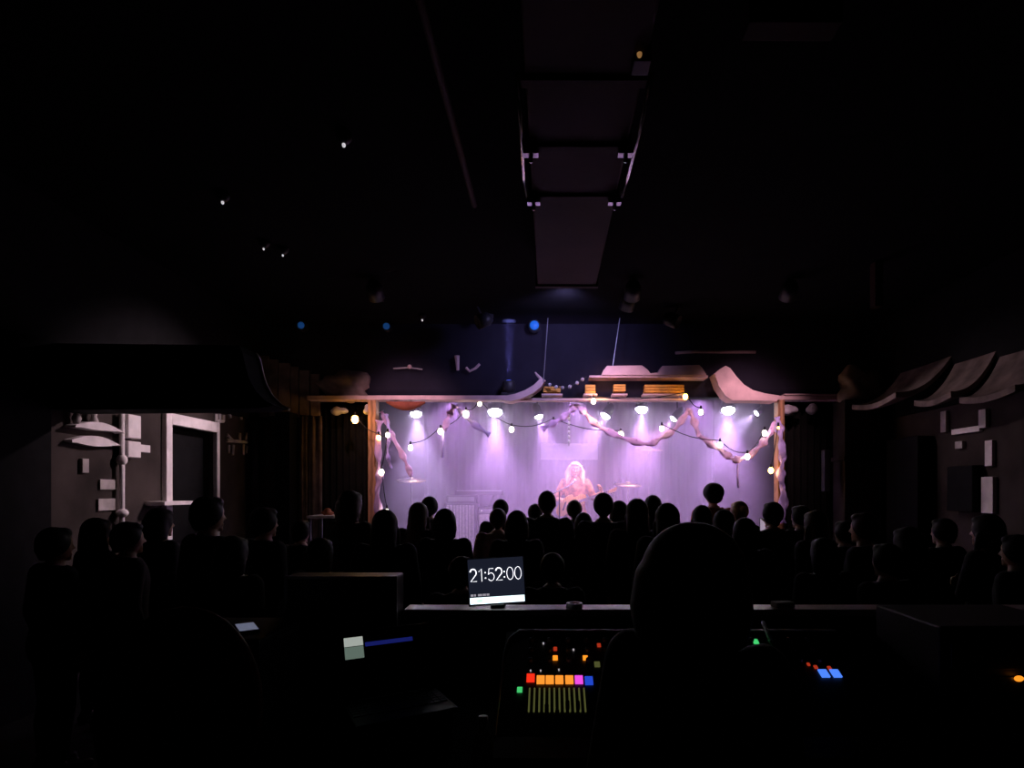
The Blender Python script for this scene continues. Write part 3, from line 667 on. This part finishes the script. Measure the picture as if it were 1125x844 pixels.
def person(lb, loc, H, yaw=0., pose='down', hair='short', hcol='hair', top='jacket', tcol='cblack', bottom='denim', skin='skin', group=None, vox=.0095):
    t = thing('person', lb, 'person', loc, yaw, group); t.scale = (H/1.7,)*3
    link('body', cached(('body',pose,vox), M[skin], lambda: body_mesh(pose, vox)), t)
    link('hair', cached(('hair',hair), M[hcol], lambda: hair_mesh(hair)), t)
    link({'coat':'coat','jacket':'jacket','tee':'shirt'}[top], cached(('top',pose,top), M[tcol], lambda: top_mesh(pose, top)), t)
    link('trousers', cached('trousers', M[bottom], trousers_mesh), t)
    for s in (-1,1): link('shoe', cached(('shoe',s), M['shoe'], lambda: shoe_mesh(s)), t)
    return t

AUD = 'audience standing before the stage'
crowd = [
 # px, top, Y, hair, haircol, top, colour, pose, yaw, label
 (423,561,4.55,'long','hair','coat','cblack','down',.05,'long-haired person in black, near, below the left post'),
 (460,553,6.05,'long','brown','jacket','cbrown','clasp',-.15,'person with straight hair lit pale on the right side, behind the left swag'),
 (472,546,6.85,'short','hair','jacket','cnavy','down',.1,'short-haired person half hidden, before the keyboard end'),
 (489,560,5.25,'bob','hair','coat','cblack','down',-.1,'person with a round full bob left of the amplifiers'),
 (550,549,7.1,'short','hair','jacket','cgrey','down',.1,'dark short-haired person directly before the beige shirt, nearer the stage'),
 (547,559,6.25,'short','brown','tee','cbeige','down',.05,'person in a pale beige shirt behind the amplifiers'),
 (568,562,5.3,'bob','hair','tee','cblack','clasp',.0,'narrow-shouldered person with a bob above the clock screen'),
 (588,554,7.3,'short','hair','jacket','cblack','down',.1,'small head peeping left of the close-cropped man'),
 (601,539,6.0,'buzz','hair','jacket','cnavy','crossed',-.1,'broad person with close-cropped hair left of the singer'),
 (631,550,7.2,'short','brown','jacket','cgrey','down',.0,'person right in front of the singer, head over the guitar'),
 (641,564,6.35,'bob','hair','coat','cblack','down',.0,'person with a bob just below the singer'),
 (663,542,5.8,'short','hair','coat','cnavy','down',-.1,'tall short-haired person in a long coat right of the singer'),
 (680,551,6.5,'bob','hair','jacket','cblack','phone',.15,'person with a bob tucked behind the tall coat'),
 (700,549,5.3,'long','hair','coat','cblack','down',-.05,'long-haired person before the drum kit'),
 (717,545,6.9,'bob','hair','jacket','cgrey','down',.1,'person with rounded hair peeping over two long-haired heads'),
 (733,554,4.8,'long','hair','coat','cblack','down',.05,'person with wide long hair directly above the sound engineer'),
 (771,556,6.0,'long','hair','jacket','cnavy','down',.0,'long-haired person left of the bowl-cut head'),
 (784,531,7.1,'bowl','hair','jacket','cred','down',.15,'tallest person on the right, bowl-cut hair and bare neck'),
 (795,561,5.25,'long','hair','coat','cblack','clasp',-.1,'long-haired person below the bowl-cut head'),
 (812,551,6.45,'bun','fair','jacket','cbrown','down',.2,'fair-haired person with a bun under the right swag'),
 (818,570,4.75,'bob','hair','coat','cblack','down',.0,'dark-haired person right below the fair bun'),
 (849,552,5.6,'short','hair','jacket','cblack','phone',.1,'person holding up a phone beside the right post'),
 (880,556,6.2,'short','hair','jacket','cblack','down',.5,'person with a lit cheek before the right side curtain'),
 (896,562,5.15,'long','brown','coat','cblack','down',.5,'person turned left with a lit face, right of the side curtain'),
 (385,540,5.4,'bob','brown','coat','cbrown','down',-.5,'person turned right with lit hair before the left side curtain'),
 (290,558,4.7,'short','hair','jacket','cblack','clasp',-.55,'person facing right with clasped hands below the wall stains'),
 (228,546,4.15,'short','hair','jacket','cblack','down',-.6,'tall person in profile with a lit face right of the white door frame'),
 (175,559,4.9,'bob','hair','coat','cblack','down',-.5,'person with a bob before the left door'),
 (140,574,4.2,'short','hair','jacket','cbrown','down',-.7,'person in profile below the white wall pipe'),
 (106,570,4.65,'long','hair','coat','cblack','down',-.5,'long-haired person at the far left wall'),
 (330,572,5.6,'short','hair','jacket','cblack','down',-.3,'person in shadow below the black pillar'),
 (352,592,4.1,'bob','hair','coat','cblack','down',-.2,'person with a bob in shadow above the rack case'),
 (928,573,5.5,'short','hair','jacket','cblack','down',.4,'short person below the plastered column'),
 (950,564,4.55,'short','brown','jacket','cblack','down',.7,'person in profile with an orange-lit face below the black cupboard'),
 (998,580,4.0,'bob','hair','coat','cblack','down',.4,'person with a bob in shadow before the right wall'),
 (1037,570,5.05,'short','hair','jacket','cblack','down',.4,'person under the white frame on the right wall'),
 (1085,566,4.3,'long','hair','coat','cblack','crossed',.5,'long-haired person below the narrow white notice'),
 (975,598,3.65,'short','hair','jacket','cblack','down',.3,'near person in shadow, between the profile face and the right wall bob'),
 (1118,588,3.9,'short','hair','jacket','cgrey','down',.5,'person cut by the right edge of the photo'),
 (60,580,3.85,'short','hair','jacket','cblack','down',-.5,'person in deep shadow at the left edge'),
 (256,590,3.7,'bob','hair','coat','cblack','down',-.3,'near person with a bob in shadow, left side'),
 (507,612,3.55,'short','hair','jacket','cblack','down',.0,'near person in shadow just left of the clock screen'),
 (607,608,3.75,'short','hair','jacket','cblack','down',.0,'near person in shadow just right of the clock screen'),
 (905,592,4.0,'bob','hair','coat','cblack','down',.2,'near person with a bob in shadow, below the right side curtain'),
]
PEOPLE = []
for px, ty, Y, h, hc, tp, tc, ps, yw, lb in crowd:
    Y = Y*.93
    c = W(px, ty, Y); H = c.z - (.012 if h != 'bowl' else .02)*c.z/1.7
    PEOPLE.append(person(lb, (c.x, Y, 0), H, yw, ps, h, hc, tp, tc, group=AUD))
# phone in the raised hand
def phone(t, lb, lit=True):
    o = thing('phone', lb, 'phone'); R = t.rotation_euler.to_matrix(); s = t.scale[0]; p = Vector(t.location)+R@(v(.068,.335,1.47)*s)
    MB().box(p, (.072,.009,.148), R, .003).obj('case', M['plastic'], o)
    MB().box(p+R@v(0,-.0052,0), (.066,.001,.138), R).obj('phone_screen', G['phone'], o)
pp = [t for t in PEOPLE if 'holding up a phone' in t['label']][0]
phone(pp, 'phone with a pale lit screen raised beside the right post')
# sound engineer in front of the camera
c = W(763,577,1.3)
eng = person('sound engineer seen from behind, black silhouette at the mixing desk', (c.x,1.3,0), c.z-.015, -.5, 'down', 'bob', 'hair', 'jacket', 'cblack')
eng.scale.x *= .87
for ch in eng.children:
    if ch.name.startswith('hair'): ch.scale = (1.38,1.15,1.0)

# singer
PX, PY = W(632,507,9.0).x, 9.0
sg = thing('person', 'blonde singer in a patterned tan top playing guitar on the stage', 'person', (PX,PY,ZS), PI); H = W(632,507,9.0).z-ZS-.03; sg.scale = (H/1.7,)*3
link('body', cached(('body','guitar',.0065), M['skin2'], lambda: body_mesh('guitar', .0065)), sg)
link('hair', cached(('hair','stage'), M['blonde'], lambda: hair_mesh('stage')), sg)
link('shirt', cached(('top','guitar','tee'), M['ctan'], lambda: top_mesh('guitar','tee')), sg)
link('trousers', cached('trousers', M['denim'], trousers_mesh), sg)
for s in (-1,1): link('shoe', cached(('shoe',s), M['shoe'], lambda: shoe_mesh(s)), sg)
for s in (-1,1):
    e = MB().ell(HC+v(s*.031,.078,.003), (.013,.011,.010)).obj('eye', M['tape'], sg, True)
    MB().ell(HC+v(s*.031,.0885,.003), (.0055,.003,.0055), seg=10).obj('iris', M['hair'], e, True)
    MB().tube([HC+v(s*.016,.090,.026), HC+v(s*.031,.092,.031), HC+v(s*.046,.082,.026)], .0035, 6).obj('eyebrow', M['brown'], sg)
MB().cap(HC+v(-.015,.089,-.066), HC+v(.015,.089,-.066), .006).obj('lips', M['cred'], sg, True)
# guitar (local frame of the singer: body on her right, neck towards her left hand)
gt = thing('acoustic_guitar', 'honey-coloured acoustic guitar held by the singer', 'guitar', (PX,PY,ZS), PI); gt.scale = sg.scale
ang = math.radians(-18)
def gp2(u, w): return (.07-u*math.cos(ang)-w*math.sin(ang)*-1, 1.06-u*math.sin(ang)+w*math.cos(ang))   # along neck u (to her left), across w
outl = []
for k in range(48):
    a = 2*PI*k/48; u = .24*math.cos(a); lobe = .19 if u < 0 else .145
    w = math.sin(a)*(lobe*(1-.30*math.exp(-((u-.03)/.07)**2))); outl.append(gp2(u,w))
MB().prism(outl, .165, .262).obj('guitar_body', M['guitar'], gt)
c2 = gp2(.06,0); MB().lathe([(.05,0), (.05,.003)], (c2[0],.262,c2[1]), rot(-PI/2)).obj('soundhole', M['black'], gt)
MB().prism([gp2(.12,-.026), gp2(.58,-.022), gp2(.58,.022), gp2(.12,.026)], .245, .272).obj('neck', M['gdark'], gt)
hs = MB().prism([gp2(.58,-.024), gp2(.73,-.036), gp2(.74,0), gp2(.73,.036), gp2(.58,.024)], .240, .258).obj('headstock', M['guitar'], gt)
for i in range(3):
    for s in (-1,1):
        q = gp2(.62+.04*i, s*.045); MB().ell((q[0],.249,q[1]), (.012,.006,.012), seg=8).obj('tuning_peg', M['chrome'], hs, True)
MB().prism([gp2(-.13,-.07), gp2(-.10,-.07), gp2(-.10,.07), gp2(-.13,.07)], .262, .270).obj('bridge', M['gdark'], gt)
m = MB()
for i in range(6):
    a2, b2 = gp2(-.115,-.022+.009*i), gp2(.60,-.018+.0072*i); m.tube([(a2[0],.276,a2[1]), (b2[0],.275,b2[1])], .0012, 5)
m.obj('strings', M['chrome'], gt)
# microphone stand in front of the singer
ms = thing('microphone_stand', 'slim microphone stand in front of the singer', 'microphone stand', (PX-.25,PY-.55,ZS))
MB().lathe([(.14,0), (.14,.015), (.03,.03), (.012,.05)]).obj('base', M['metal'], ms, True)
MB().tube([(0,0,.03), (0,0,1.20)], .010).obj('pole', M['metal'], ms); MB().tube([(-.1,-.05,1.16), (.18,.26,1.30)], .008).obj('boom', M['metal'], ms)
mc = MB().cap((.17,.25,1.295), (.225,.32,1.35), .012, .018).obj('microphone', M['metal'], ms, True); MB().ell((.235,.335,1.362), (.024,.026,.024)).obj('grille', M['chrome'], mc, True)

# ------------------------------------------------------------------ backline
t = thing('guitar_amplifier', 'tall amplifier cabinet with a ribbed cloth front on the stage left', 'amplifier')
a, b = W(489,600,9.6), W(524,553,9.6); zt = b.z
MB().b2((a.x,9.6,ZS), (b.x,9.95,zt), .015).obj('cabinet', M['tolex'], t)
m = MB()
for i in range(9):
    x = a.x+.03+i*(b.x-a.x-.06)/9; m.b2((x,9.57,ZS+.06), (x+.035,9.605,zt-.03), .004)
m.obj('grille', M['grill'], t)
h = MB().b2((a.x+.02,9.62,zt), (b.x-.02,9.90,zt+.13), .012).obj('amp_head', M['tolex'], t)
MB().b2((a.x+.05,9.612,zt+.03), (b.x-.05,9.625,zt+.10), .003).obj('control_panel', M['rim'], h)
t = thing('combo_amplifier', 'smaller pale-fronted combo amplifier right of the tall cabinet', 'amplifier')
a, b = W(525,600,9.5), W(542,557,9.5)
MB().b2((a.x,9.5,ZS), (b.x,9.8,b.z), .012).obj('cabinet', M['tolex'], t); MB().b2((a.x+.02,9.485,ZS+.05), (b.x-.02,9.505,b.z-.12), .004).obj('grille', M['grill'], t)
pn = MB().b2((a.x+.02,9.485,b.z-.10), (b.x-.02,9.505,b.z-.03), .003).obj('control_panel', M['chrome'], t); MB().ell((a.x+.06,9.48,b.z-.065), (.012,.01,.012)).obj('pilot_light', G['ledw'], t, True)
t = thing('stage_monitor', 'wedge floor monitor at the stage edge left of the singer', 'speaker')
a = W(512,600,8.5)
MB().rings([[Vector((a.x-.28,y,z)) for y, z in ((8.3,ZS),(8.3,ZS+.10),(8.45,ZS+.34),(8.68,ZS+.34),(8.72,ZS))], [Vector((a.x+.28,y,z)) for y, z in ((8.3,ZS),(8.3,ZS+.10),(8.45,ZS+.34),(8.68,ZS+.34),(8.72,ZS))]]).obj('cabinet', M['tolex'], t)
MB().b2((a.x-.24,8.285,ZS+.02), (a.x+.24,8.30,ZS+.09)).obj('grille', M['grill'], t); MB().tube([(a.x-.12,8.55,ZS+.34), (a.x-.10,8.55,ZS+.38), (a.x+.10,8.55,ZS+.38), (a.x+.12,8.55,ZS+.34)], .012).obj('handle', M['chrome'], t)
t = thing('keyboard', 'slim stage keyboard on a crossed stand behind the amplifiers', 'keyboard')
a, b = W(500,544,10.3), W(552,541,10.3); kz = a.z
MB().b2((a.x,10.3,kz), (b.x,10.6,kz+.07), .008).obj('keyboard_body', M['plastic'], t); MB().b2((a.x+.03,10.29,kz+.07), (b.x-.03,10.43,kz+.08)).obj('keys', M['tape'], t)
for s in (-1,1): MB().tube([((a.x+b.x)/2-.28*s,10.45,ZS+.01), ((a.x+b.x)/2+.25*s,10.45,kz)], .018).obj('leg', M['metal'], t)
def cymbal(px, py, Y, r, lb):
    c = W(px,py,Y); t = thing('cymbal_stand', lb, 'cymbal', (c.x,Y,ZS)); z = c.z-ZS
    MB().lathe([(r,0), (r*.3,.025), (.04,.03), (.03,.05), (.008,.055)], (0,0,z), rot(.18,.05,0), 32).obj('cymbal', M['brass'], t, True)
    MB().tube([(0,0,.25), (0,0,z+.08)], .011).obj('pole', M['chrome'], t)
    for k in range(3):
        a = 2*PI*k/3+.4; MB().tube([(0,0,.45), (.2*math.cos(a),.2*math.sin(a),.012)], .010).obj('leg', M['chrome'], t)
cymbal(452,528,9.2,.22,'cymbal on a stand at the left end of the stage')
cymbal(713,494,10.4,.24,'high cymbal on a stand right of the singer')
cymbal(690,533,9.35,.21,'low cymbal on a stand just right of the singer')
t = thing('drum_kit', 'drum kit half hidden behind the heads right of the singer', 'drum kit', (W(690,560,10.6).x,10.6,ZS))
def drum(nm, c, r, h, R, par):
    o = MB().lathe([(r,-h/2), (r*1.02,-h/2+.01), (r,-h/2+.02), (r,h/2-.02), (r*1.02,h/2-.01), (r,h/2)], c, R, 28).obj(nm, M['drumwrap'], par, True)
    MB().lathe([(r*.97,h/2-.002), (r*.97,h/2+.004)], c, R, 28).obj('drum_head', M['skinhead'], o); return o
drum('bass_drum', (0,0,.28), .28, .4, rot(PI/2), t); drum('tom', (-.17,-.08,.70), .15, .2, rot(.35), t); drum('tom', (.17,-.08,.70), .16, .22, rot(.35), t)
drum('floor_tom', (.55,.25,.40), .20, .36, rot(), t); drum('snare_drum', (-.45,.28,.58), .18, .14, rot(), t)
for x in (-.17,.17): MB().tube([(x*.4,0,.5), (x,-.03,.62)], .012).obj('bracket', M['chrome'], t)
for k in range(3):
    a = 2*PI*k/3; MB().tube([(.55+.2*math.cos(a),.25+.2*math.sin(a),.01), (.55+.2*math.cos(a),.25+.2*math.sin(a),.45)], .008).obj('leg', M['chrome'], t)
    MB().tube([(-.45,.28,.51), (-.45+.2*math.cos(a),.28+.2*math.sin(a),.01)], .008).obj('leg', M['chrome'], t)
for s in (-1,1): MB().tube([(.26*s,-.1,.2), (.36*s,-.22,.01)], .010).obj('spur', M['chrome'], t)
for px, py, Y, lb in ((675,533,9.75,'tall microphone stand left of the two over the drums'), (682,530,10.05,'tall microphone stand right of the two over the drums')):
    c = W(px,py,Y); t = thing('microphone_stand', lb, 'microphone stand', (c.x,Y,ZS)); z = c.z-ZS
    for k in range(3):
        a = 2*PI*k/3+.5; MB().tube([(0,0,.14), (.12*math.cos(a),.12*math.sin(a),.012)], .008).obj('leg', M['metal'], t)
    MB().tube([(0,0,.12), (0,0,z)], .009).obj('pole', M['chrome'], t); MB().cap((0,0,z), (.02,.06,z+.05), .012, .016).obj('microphone', M['metal'], t, True)
# white sheet / box on a side table by the left curtain
c = W(363,566,7.0); t = thing('merchandise_table', 'small table with a white top left of the stage, before the side curtain', 'table', (c.x,7.0,0))
MB().b2((-.20,-.2,c.z-.03), (.20,.2,c.z), .006).obj('table_top', M['white'], t)
for sx in (-1,1):
    for sy in (-1,1): MB().tube([(.17*sx,.17*sy,0), (.17*sx,.17*sy,c.z-.03)], .015).obj('leg', M['metal'], t)
tag(rubble((c.x-.03,7.0,c.z+.035), (.08,.06,.04), 3).obj('red_cloth', M['cred'], None, True), 'crumpled russet cloth lying on the white table left of the stage', 'cloth')

# ------------------------------------------------------------------ the sound booth
YR = 2.6; ZR = EYE-128*YR/F
t = thing('booth_partition', 'waist-high black partition with a pale top rail before the mixing desk', 'partition')
MB().b2((-.63,YR-.02,0), (2.9,YR+.06,ZR-.03)).obj('panel', M['black'], t)
MB().b2((-.635,YR-.04,ZR-.03), (2.9,YR+.08,ZR), .006).obj('top_rail', M['railtop'], t)
# clock tablet on the rail
tb = thing('clock_tablet', 'tablet on the booth rail showing the time 21:52:00', 'tablet', (W(547,664,YR).x,YR+.0,ZR))
tb.rotation_euler = (-.06, -math.radians(3.6), 0)
tw, th = 61*YR/F, 50*YR/F; zb = .018
MB().box((0,.006,zb+th/2), (tw+.012,.010,th+.012), None, .004).obj('case', M['plastic'], tb)
MB().box((0,-.0005,zb+th/2), (tw,.002,th)).obj('screen_panel', M['screen'], tb)
def arcp(cx, cy, rx, ry, a0, a1, n=14): return [(cx+rx*math.cos(math.radians(a0+(a1-a0)*i/n)), cy+ry*math.sin(math.radians(a0+(a1-a0)*i/n))) for i in range(n+1)]
GLY = {'0': [arcp(.31,.5,.27,.46,90,450,28)], '1': [[(.10,.74),(.34,.95),(.34,.02)]],
       '2': [arcp(.30,.68,.25,.28,165,-25)+[(.06,.05),(.58,.05)]], '5': [[(.52,.94),(.15,.94),(.09,.50)]+arcp(.30,.33,.26,.29,130,-150)], ':': [[(.1,.22),(.1,.30)],[(.1,.62),(.1,.70)]]}
ADV = {'0': .66, '1': .56, '2': .66, '5': .66, ':': .26}
txt = '21:52:00'; tot = sum(ADV[c] for c in txt); k = tw*.95/tot; x = -tw*.475; m = MB()
for ch in txt:
    for pl in GLY[ch]: m.tube([(x+px*k, -.0025, zb+th*.50+py*k*1.12) for px, py in pl], (.082*k), 6, .25)
    x += ADV[ch]*k
m.obj('clock_digits', G['digits'], tb, False, 'white digits reading 21:52:00')
MB().b2((-tw/2+.002,-.0032,zb+.004), (tw/2-.002,-.0015,zb+th*.16)).obj('status_bar', G['strip'], tb)
MB().b2((-tw/2+.030,-.0040,zb+.010), (-tw/2+.058,-.0032,zb+th*.12)).obj('status_icon', G['stripg'], tb)
m = MB()
for i, (x, w) in enumerate([(.006,.012), (.021,.008), (.038,.018), (.059,.014), (.076,.012)]): m.b2((-tw/2+x,-.0032,zb+th*.19), (-tw/2+x+w,-.0015,zb+th*.235))
m.obj('caption_line', G['small'], tb)
MB().b2((-.03,-.02,.0), (.03,.05,.016), .004).obj('stand_foot', M['plastic'], tb)
# tape roll on the rail
c = W(631,668,YR)
t = thing('tape_roll', 'glossy white tape roll on the booth rail', 'tape', (c.x,YR,ZR))
MB().rings([[Vector((math.cos(a)*r,math.sin(a)*r,z)) for r, z in ((.022,0),(.036,0),(.036,.022),(.022,.022))] for a in [2*PI*k/28 for k in range(28)]], closed=True).obj('roll', M['tape'], t, True)
MB().rings([[Vector((math.cos(a)*r,math.sin(a)*r,z)) for r, z in ((.019,.001),(.0225,.001),(.0225,.021),(.019,.021))] for a in [2*PI*k/28 for k in range(28)]], closed=True).obj('core', M['plank'], t, True)
# tall rack case at the left end of the rail
t = thing('rack_case', 'tall black rack case with metal edging left of the booth rail', 'flight case')
cx0, cx1, cz = -1.12, -.645, EYE-93*2.5/F
MB().b2((cx0,2.5,.05), (cx1,2.62,cz), .01).obj('shell', M['plastic'], t)
m = MB()
for x in (cx0,cx1-.014):
    m.b2((x,2.493,.06), (x+.014,2.507,cz-.01))
for z in (.06,cz-.012): m.b2((cx0,2.493,z), (cx1,2.507,z+.012))
m.obj('edging', M['rim'], t)
for x in (cx0+.02,cx1-.02):
    for y in (2.53,2.59): MB().ell((x,y,.028), (.02,.028,.028), seg=12).obj('caster', M['plastic'], t)
# mixing console
mk = thing('mixing_console', 'black digital mixing console with lit channel strips in front of the engineer', 'mixing console')
RX0, RX1 = -.17, 1.12; P0 = (2.32,1.15); P1 = (1.83,.94)
def surf(px, py):                                   # the console-top point seen at (px, py)
    k = (py-VY)/F; dY, dZ = P1[0]-P0[0], P0[1]-P1[1]
    t_ = (k*P0[0]-(EYE-P0[1]))/(dZ-k*dY); Y = P0[0]+dY*t_
    return (px-VX)*Y/F, t_
slope = math.atan2(P0[1]-P1[1], P0[0]-P1[0]); Rk = rot(slope,0,0); nrm = Rk@Vector((0,0,1))
def onsurf(x, t_, h=0.): return Vector((x, P0[0]+(P1[0]-P0[0])*t_, P0[1]+(P1[1]-P0[1])*t_))+nrm*h
prof = [(P0[0]+.05,P0[1]-.02), P0, P1, (P1[0]-.10,P1[1]-.02), (P1[0]-.11,P1[1]-.07), (P0[0]+.05,P1[1]-.07)]
MB().rings([[Vector((RX0,y,z)) for y, z in prof], [Vector((RX1,y,z)) for y, z in prof]]).obj('console_body', M['plastic'], mk)
m = MB(); e = .012
m.tube([onsurf(RX0+.05,0,.004), onsurf(RX1,0,.004)], .005, 6); m.tube([onsurf(RX0+.05,0,.004), onsurf(RX0+.012,.10,.004), onsurf(RX0,.25,.004), onsurf(RX0,1,.004)], .005, 6)
m.obj('edge_trim', M['rim'], mk)
def chip(px, py, w, h, g, nm, ht=.004):
    x, t_ = surf(px,py); MB().box(onsurf(x,t_,ht), (w,h,.006), Rk, .0015).obj(nm, g, mk)
for px, py, g in [(583,746,'lcdr'), (594,748,'lcdo'), (604,748,'lcdo'), (614.5,748,'lcdo'), (625.5,748,'lcdo'), (636,748,'lcdm'), (647,749,'lcdb')]: chip(px, py, .028, .040, G[g], 'scribble_display')
for px, py, g, w in [(610,724,'ledo',.018), (610,714,'ledr',.014), (643,724,'ledo',.018), (674,721,'ledo',.014), (658,710,'ledr',.014), (597,708,'ledw',.006), (630,715,'ledw',.006), (571,759,'ledg',.018), (583,738,'ledw',.005), (594,738,'ledw',.005), (614,737,'ledw',.005), (656,731,'ladder',.02), (905,741,'ledb',.03), (918,741,'ledb',.03), (896,734,'ledr',.012), (911,735,'ledr',.012), (888,731,'ledr',.010), (830,706,'ledg',.020)]: chip(px, py, w, w*1.3, G[g], 'lamp_button')
for i in range(12):
    px = 582+i*5.4; x0, t0 = surf(px,757); x1, t1 = surf(px,783)
    a, b = onsurf(x0,t0,.003), onsurf(x0,t1,.003)
    sl = MB().tube([a,b], .0028, 6).obj('fader_scale', G['ladder'], mk)
for i in range(24):
    x = RX0+.16+i*.034
    p = onsurf(x,.80+.05*math.sin(i*1.9),.012); MB().box(p, (.014,.026,.020), Rk, .003).obj('fader_cap', M['plastic'], mk)
for r_ in range(3):
    for i in range(16):
        p = onsurf(RX0+.10+i*.07,.12+.11*r_,.0); MB().lathe([(.010,0), (.009,.016), (.004,.018)], p, Rk, 12).obj('knob', M['metal'], mk, True)
# legs / table beneath the console
t = thing('desk_table', 'black table carrying the mixing console and the laptop', 'table')
MB().b2((-.82,1.62,.83), (1.9,2.42,.868), .008).obj('table_top', M['black'], t)
for x in (-.78,1.85):
    for y in (1.67,2.37): MB().tube([(x,y,0), (x,y,.83)], .02).obj('leg', M['metal'], t)
# laptop left
lp = thing('laptop', 'open laptop left of the console with a small bright window on its dark screen', 'laptop', (-.54,2.0,.993), math.radians(30))
MB().b2((-.16,-.22,.0), (.16,.0,.018), .005).obj('base', M['plastic'], lp)
m = MB()
for r_ in range(5):
    for i in range(13): m.box((-.14+i*.0233,-.05-r_*.022,.0195), (.019,.018,.003))
m.obj('keys', M['metal'], lp)
sR = rot(-.42,0,0); so = lambda x, h, o=0.: Vector((0,.0,.02))+sR@Vector((x,o,h))
ld = MB().box(so(0,.115), (.325,.008,.225), sR, .003).obj('lid', M['plastic'], lp)
MB().box(so(0,.115,-.005), (.305,.002,.20), sR).obj('screen_panel', M['lscreen'], ld)
MB().box(so(-.105,.19,-.0068), (.062,.001,.030), sR).obj('white_window', G['winw'], ld); MB().box(so(-.105,.153,-.0068), (.062,.001,.040), sR).obj('grey_window', G['wing'], ld)
MB().box(so(.015,.176,-.0068), (.165,.001,.014), sR).obj('blue_bar', G['winb'], ld)
tag(MB().box((-.54,2.0,.930), (.30,.40,.124), rot(0,0,math.radians(30)), .006).obj('laptop_riser', M['black']), 'black riser box on the desk underneath the laptop', 'box')
# white marker on the right of the console, rack with orange lamp at the far right
p = onsurf(*surf(842,698)); x0, t0 = surf(838,687); x1, t1 = surf(847,709)
t = thing('marker_pen', 'white marker pen lying across the top of the console', 'pen')
MB().cap(onsurf(x0,t0,.012), onsurf(x1,t1,.012), .008).obj('barrel', M['tape'], t, True); MB().cap(onsurf(x1,t1,.012), onsurf(x1+.004,t1+.06,.012), .0088).obj('pen_cap', M['plastic'], t, True)
t = thing('effects_rack', 'black effects rack with one orange lamp at the right edge', 'rack')
c = W(1120,746,1.95)
MB().b2((1.30,1.97,.868), (1.80,2.36,1.25), .008).obj('rack_case', M['plastic'], t)
for z in (.90,1.0,1.11): MB().b2((1.33,1.958,z), (1.77,1.972,z+.085), .003).obj('rack_unit', M['metal'], t)
MB().ell((c.x,1.952,c.z), (.016,.006,.010)).obj('lamp', G['ledo'], t, True)
# papers / phones glinting on the rail right
c = W(862,657,YR); tag(MB().box((c.x,YR+.02,ZR+.012), (.09,.05,.024), rot(0,0,.2), .004).obj('paper_pad', M['dimwhite']), 'small pale paper pad on the rail right of the engineer', 'paper')
# left: chair with rounded back, small table with phone, bottle
ch = thing('office_chair', 'dark red rounded chair back in the shadows at the lower left', 'chair', (W(200,690,1.85).x,1.85,0), .4)
MB().ell((0,.0,1.0), (.23,.045,.34), seg=28).obj('backrest', M['red'], ch, True); MB().ell((0,-.26,.50), (.25,.25,.05), seg=28).obj('seat', M['red'], ch, True)
MB().tube([(0,.05,.9), (0,.08,.6), (0,-.05,.45)], .025).obj('back_frame', M['metal'], ch, True)
MB().tube([(0,-.24,.46), (0,-.24,.10)], .03).obj('column', M['metal'], ch)
for k in range(5):
    a = 2*PI*k/5; l = MB().tube([(0,-.24,.10), (.28*math.cos(a),-.24+.28*math.sin(a),.07)], .02).obj('leg', M['metal'], ch); MB().ell((.28*math.cos(a),-.24+.28*math.sin(a),.03), (.022,.022,.03), seg=10).obj('caster', M['plastic'], l)
bt = thing('water_bottle', 'clear plastic bottle on the table in front of the console, catching a faint yellow glint', 'bottle', (W(530,820,1.68).x,1.70,.868))
MB().lathe([(.028,0), (.030,.02), (.030,.11), (.012,.15), (.012,.165)]).obj('bottle_body', M['bottle'], bt, True); MB().lathe([(.014,.165), (.014,.185)]).obj('bottle_cap', M['tape'], bt, True)
c = W(271,690,2.2); ph = MB().box((c.x,2.2,c.z), (.07,.14,.009), rot(0,0,.6), .003).obj('phone', M['plastic'])
MB().box((c.x,2.2,c.z+.005), (.062,.13,.001), rot(0,0,.6)).obj('phone_screen', glow('glint_screen', (.5,.55,.8), .22), ph)  # faint screen glow stands in for a small bluish glint
tag(ph, 'phone lying on the black speaker box at the lower left', 'phone')
t = thing('speaker_box', 'black speaker box behind the chair at the lower left', 'speaker')
MB().b2((c.x-.25,2.05,0), (c.x+.12,2.42,c.z-.006), .012).obj('cabinet', M['plastic'], t); MB().lathe([(.13,0), (.11,.01), (.03,.02)], (c.x-.06,2.05,.75), rot(PI/2)).obj('driver', M['metal'], t, True)

# ------------------------------------------------------------------ camera, world, view
cam = bpy.data.cameras.new('camera'); co = bpy.data.objects.new('camera', cam); C.objects.link(co)
cam.sensor_width = 36; cam.sensor_fit = 'HORIZONTAL'; cam.lens = 36*F/1125
cam.shift_x = (562.5-VX)/1125; cam.shift_y = (VY-422)/1125
co.location = (0,0,EYE); co.rotation_euler = (PI/2,0,0); cam.clip_start = .05
S.camera = co
w = bpy.data.worlds.new('world'); S.world = w; w.use_nodes = True
w.node_tree.nodes['Background'].inputs['Color'].default_value = (.5,.4,.4,1); w.node_tree.nodes['Background'].inputs['Strength'].default_value = 0.0
S.view_settings.view_transform = 'Standard'; S.view_settings.look = 'None'; S.view_settings.gamma = 1; S.view_settings.use_curve_mapping = False
S.view_settings.exposure = 0
try:
    S.cycles.use_denoising = True; S.cycles.max_bounces = 6; S.cycles.volume_bounces = 2
except Exception: pass
